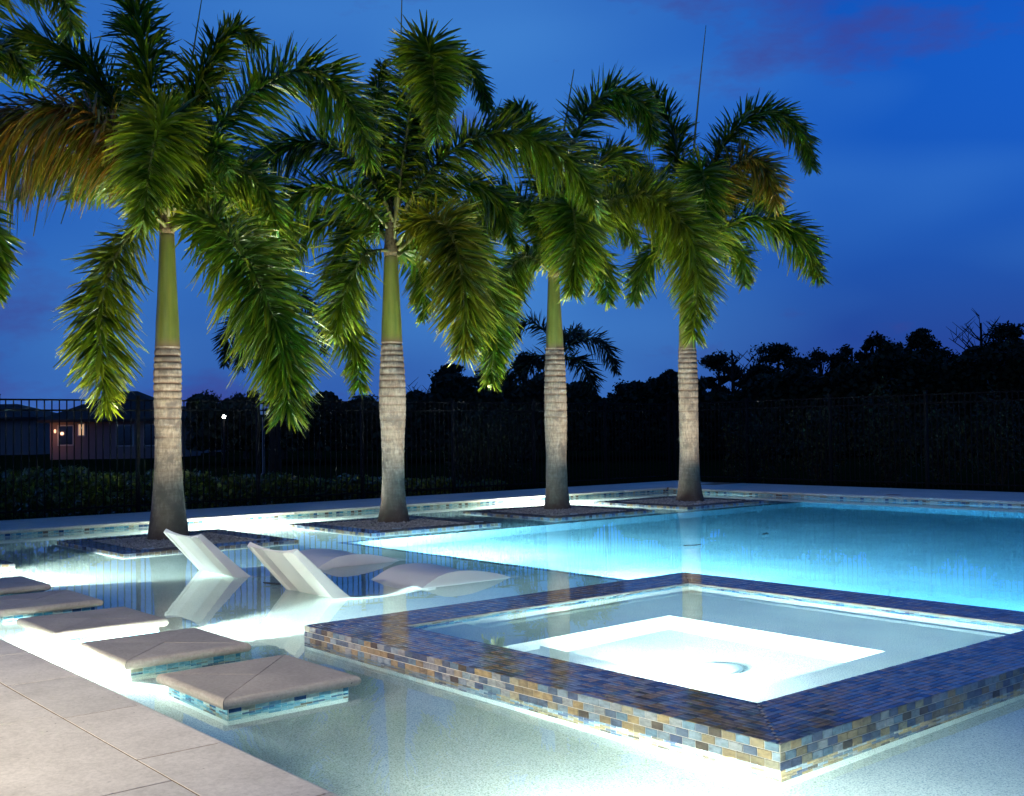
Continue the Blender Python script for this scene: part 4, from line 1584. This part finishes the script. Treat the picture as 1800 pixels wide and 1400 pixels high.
# ------------------------------------------------------------------ houses beyond the fence
def house(xl, xr, yeave, yridge, depth, label, lit, porch=None):
    a, b = atd(xl, 765, depth), atd(xr, 765, depth)
    c = (a + b) / 2
    L = np.linalg.norm((b - a)[:2])
    u = (b - a) / L
    u[2] = 0
    v = np.array([-u[1], u[0], 0])          # away from the camera
    if np.dot(v, FWD) < 0:
        v = -v
    ze, zr = atd((xl + xr) / 2, yeave, depth)[2], atd((xl + xr) / 2, yridge, depth)[2]
    e = thing('house', label, 'house', (c[0], c[1], GZ))

    def pt(s_, d_, z_):
        q = c + u * s_ + v * d_
        return (q[0], q[1], z_)

    def slabm(nm, s0, s1, d0, d1, z0, z1, mat, par):
        V = [pt(s0, d0, z0), pt(s1, d0, z0), pt(s1, d1, z0), pt(s0, d1, z0), pt(s0, d0, z1), pt(s1, d0, z1), pt(s1, d1, z1), pt(s0, d1, z1)]
        me = mesh_from(nm, V, [(0, 3, 2, 1), (4, 5, 6, 7), (0, 1, 5, 4), (1, 2, 6, 5), (2, 3, 7, 6), (3, 0, 4, 7)], mat)
        o = bpy.data.objects.new(nm, me)
        COL.objects.link(o)
        o.parent = par
        if par is e:
            o.matrix_parent_inverse = Matrix.Translation(-BASES[e.name])
        return o
    h = L / 2
    slabm('wall', -h, h, 0, 8, GZ, ze, WALLP, e)
    o_ = .6
    V = [pt(-h - o_, -o_, ze), pt(h + o_, -o_, ze), pt(h + o_, 8 + o_, ze), pt(-h - o_, 8 + o_, ze), pt(-h + 3.2, 4, zr), pt(h - 3.2, 4, zr),
         pt(-h - o_, -o_, ze - .18), pt(h + o_, -o_, ze - .18), pt(h + o_, 8 + o_, ze - .18), pt(-h - o_, 8 + o_, ze - .18)]
    part('roof', mesh_from('roof', V, [(0, 1, 5, 4), (1, 2, 5), (2, 3, 4, 5), (3, 0, 4), (6, 7, 1, 0), (7, 8, 2, 1), (8, 9, 3, 2), (9, 6, 0, 3), (9, 8, 7, 6)], ROOFM), e)
    if porch:
        q = pt(porch, -.14, ze - .75)
        lp = part('porch_lamp', MB().lathe(q[0], q[1], [(.03, q[2] - .12), (.07, q[2] - .08), (.07, q[2] + .08), (.02, q[2] + .14)], 10).mesh('porch_lamp', emit('porch_glow', (1, .55, .32), 1.5)), e)
        ld = bpy.data.lights.new('porch_bulb', 'POINT')
        ld.energy, ld.color, ld.shadow_soft_size = 32, (1, .5, .3), .1
        lo = bpy.data.objects.new('bulb', ld)
        COL.objects.link(lo)
        lo.parent = e
        q2 = pt(porch, -1.1, ze - .9)
        lo.location = Vector(q2) - BASES[e.name]
    for (s0, w_, z0, h_, on) in lit:
        f_ = slabm('window', s0 - .08, s0 + w_ + .08, -.05, 0.02, z0 - .08, z0 + h_ + .08, FRAME, e)
        slabm('pane', s0, s0 + w_, -.065, -.052, z0, z0 + h_, WIN_LIT if on else WIN_DARK, f_)
    return e


house(88, 292, 737, 684, 72, 'pinkish hip-roofed house seen through the fence left of the first trunk',
      [(-3.2, .9, 1.0, 1.2, False), (-1.9, .35, 1.6, .7, True), (.6, 1.0, .9, 1.3, False), (2.4, .9, .9, 1.3, False), (3.3, .25, .4, .5, True)], -3.4)
house(305, 352, 745, 712, 90, 'small dim house right of the first palm trunk behind the fence', [(-.4, .22, .6, 1.6, True), (.25, .2, .6, 1.6, True)])
house(-160, 60, 735, 709, 95, 'low dark roofed house at the far left behind the fence', [(-2.0, .9, .8, 1.2, False), (1.0, .9, .8, 1.2, False)])

# street lamp and lantern post beyond the fence
c = atd(394, 765, 48)
zl = atd(394, 733, 48)[2]
e = thing('street_lamp', 'bright white globe street lamp beyond the fence', 'street lamp', (c[0], c[1], GZ))
part('post', MB().lathe(c[0], c[1], [(.09, GZ), (.05, GZ + .3), (.04, zl - .12)], 12).mesh('post', BLACK, True), e)
part('globe', MB().lathe(c[0], c[1], [(.02, zl - .07), (.055, zl - .04), (.068, zl), (.055, zl + .04), (.02, zl + .07)], 16).mesh('globe', emit('globe_glow', (1, .93, .82), 60), True), e)
c = atd(463, 765, 40)
z1 = atd(463, 724, 40)[2]
e = thing('lantern_post', 'thin post topped by a lantern of small pale square panes', 'lantern', (c[0], c[1], GZ))
part('post', MB().lathe(c[0], c[1], [(.05, GZ), (.04, z1 - .2)], 10).mesh('post', simple('grey_post', (.12, .12, .13), .5)), e)
u = np.array(RGT)
pane = simple('frosted_pane', (.75, .78, .8), .4, .05)
for k in range(3):
    for s_ in (0, 1):
        q = c + u * (-.0 + s_ * .27)
        zz = z1 - .1 + k * .22
        wv_ = .10 if k == 2 else .075
        part('pane', MB().box(q[0] - wv_, q[0] + wv_, q[1] - wv_, q[1] + wv_, zz, zz + wv_ * 2).mesh('pane', pane), e)
part('bracket', MB().box(c[0] - .02, c[0] + .02, c[1] - .02, c[1] + .02, z1 - .2, z1 + .55).tube([(c[0], c[1], z1 - .13), tuple(np.array(c * (1, 1, 0)) + u * .27 + (0, 0, z1 - .13))], .02, 6).mesh('bracket', BLACK), e)

# ------------------------------------------------------------------ small things
p = at_z(1571, 870.5, DZ)
e = thing('skimmer_lid', 'round brown skimmer lid set in the far right deck', 'lid', (p[0], p[1], DZ))
part('lid', MB().lathe(p[0], p[1], [(.14, DZ - .02), (.14, DZ + .004), (.12, DZ + .008), (.02, DZ + .008)], 24).mesh('lid', simple('lid_brown', (.25, .15, .12), .6)), e)
part('rim', MB().lathe(p[0], p[1], [(.17, DZ - .02), (.17, DZ + .003), (.145, DZ + .003), (.145, DZ - .02)], 24, False).mesh('rim', STONE2), e)
LEAFB = simple('fallen_leaf', (.05, .035, .02), .6)
for (x, y, lab, a) in ((480, 1029, 'small dark leaf floating near the left lounger', .4), (1217, 961, 'dark leaf floating in mid pool', 1.2), (1345, 941, 'small dark leaf floating far out in the deep pool', 2.0)):
    p = at_z(x, y, 0.0)
    V = []
    Fc = []
    for k, s_ in enumerate(np.linspace(-1, 1, 7)):
        wd_ = .045 * (1 - s_ * s_) + .002
        for q in (-1, 0, 1):
            V.append((s_ * .12, q * wd_, .004 + .012 * abs(q) + .01 * s_ * s_))
    for k in range(6):
        for q in range(2):
            Fc.append((k * 3 + q, k * 3 + q + 3, k * 3 + q + 4, k * 3 + q + 1))
    o = link('floating_leaf', mesh_from('floating_leaf', V, Fc, LEAFB, None, True))
    o.location = p
    o.rotation_euler = (0, 0, a)
    tag(o, lab, 'leaf', None, 'leaves floating on the water')


# floods on poles added out of view behind the camera, lighting paving and palms
def flood(x, y, h, aim, energy, label, size=75, col=(1, .94, .74)):
    e = thing('added_flood_light', label, 'added flood light', (x, y, DZ))
    part('pole', MB().lathe(x, y, [(.12, DZ), (.12, DZ + .02), (.035, DZ + .03), (.03, h)], 14).mesh('pole', BLACK), e)
    q = (Vector(aim) - Vector((x, y, h))).to_track_quat('Z', 'Y').to_matrix().to_4x4()
    M = Matrix.Translation((x, y, h + .05)) @ q
    me = MB().lathe(0, 0, [(.05, -.16), (.09, -.12), (.15, .02), (.16, .04), (.14, .04), (.13, .0), (.02, -.08)], 20, False).mesh('head', BLACK, True)
    me.transform(M)
    part('head', me, e)
    ld = bpy.data.lights.new('flood', 'SPOT')
    ld.energy, ld.spot_size, ld.spot_blend, ld.shadow_soft_size = energy, R(size), .9, .13
    ld.color = col
    lo = bpy.data.objects.new('bulb', ld)
    COL.objects.link(lo)
    lo.parent = e
    lo.location = (0, 0, h + .05 - DZ)
    lo.rotation_euler = (Vector(aim) - Vector((x, y, h))).to_track_quat('-Z', 'Y').to_euler()


flood(-4.5, -3.2, 3.1, (-6.2, 2.2, 0), 4100, 'added shorter pole flood light lighting the near paving')
flood(-5.6, -3.6, 3.3, (-14.5, 10.5, 4.6), 1550, 'added taller pole flood light aimed up at the palm crowns', 62, (1, .95, .84))
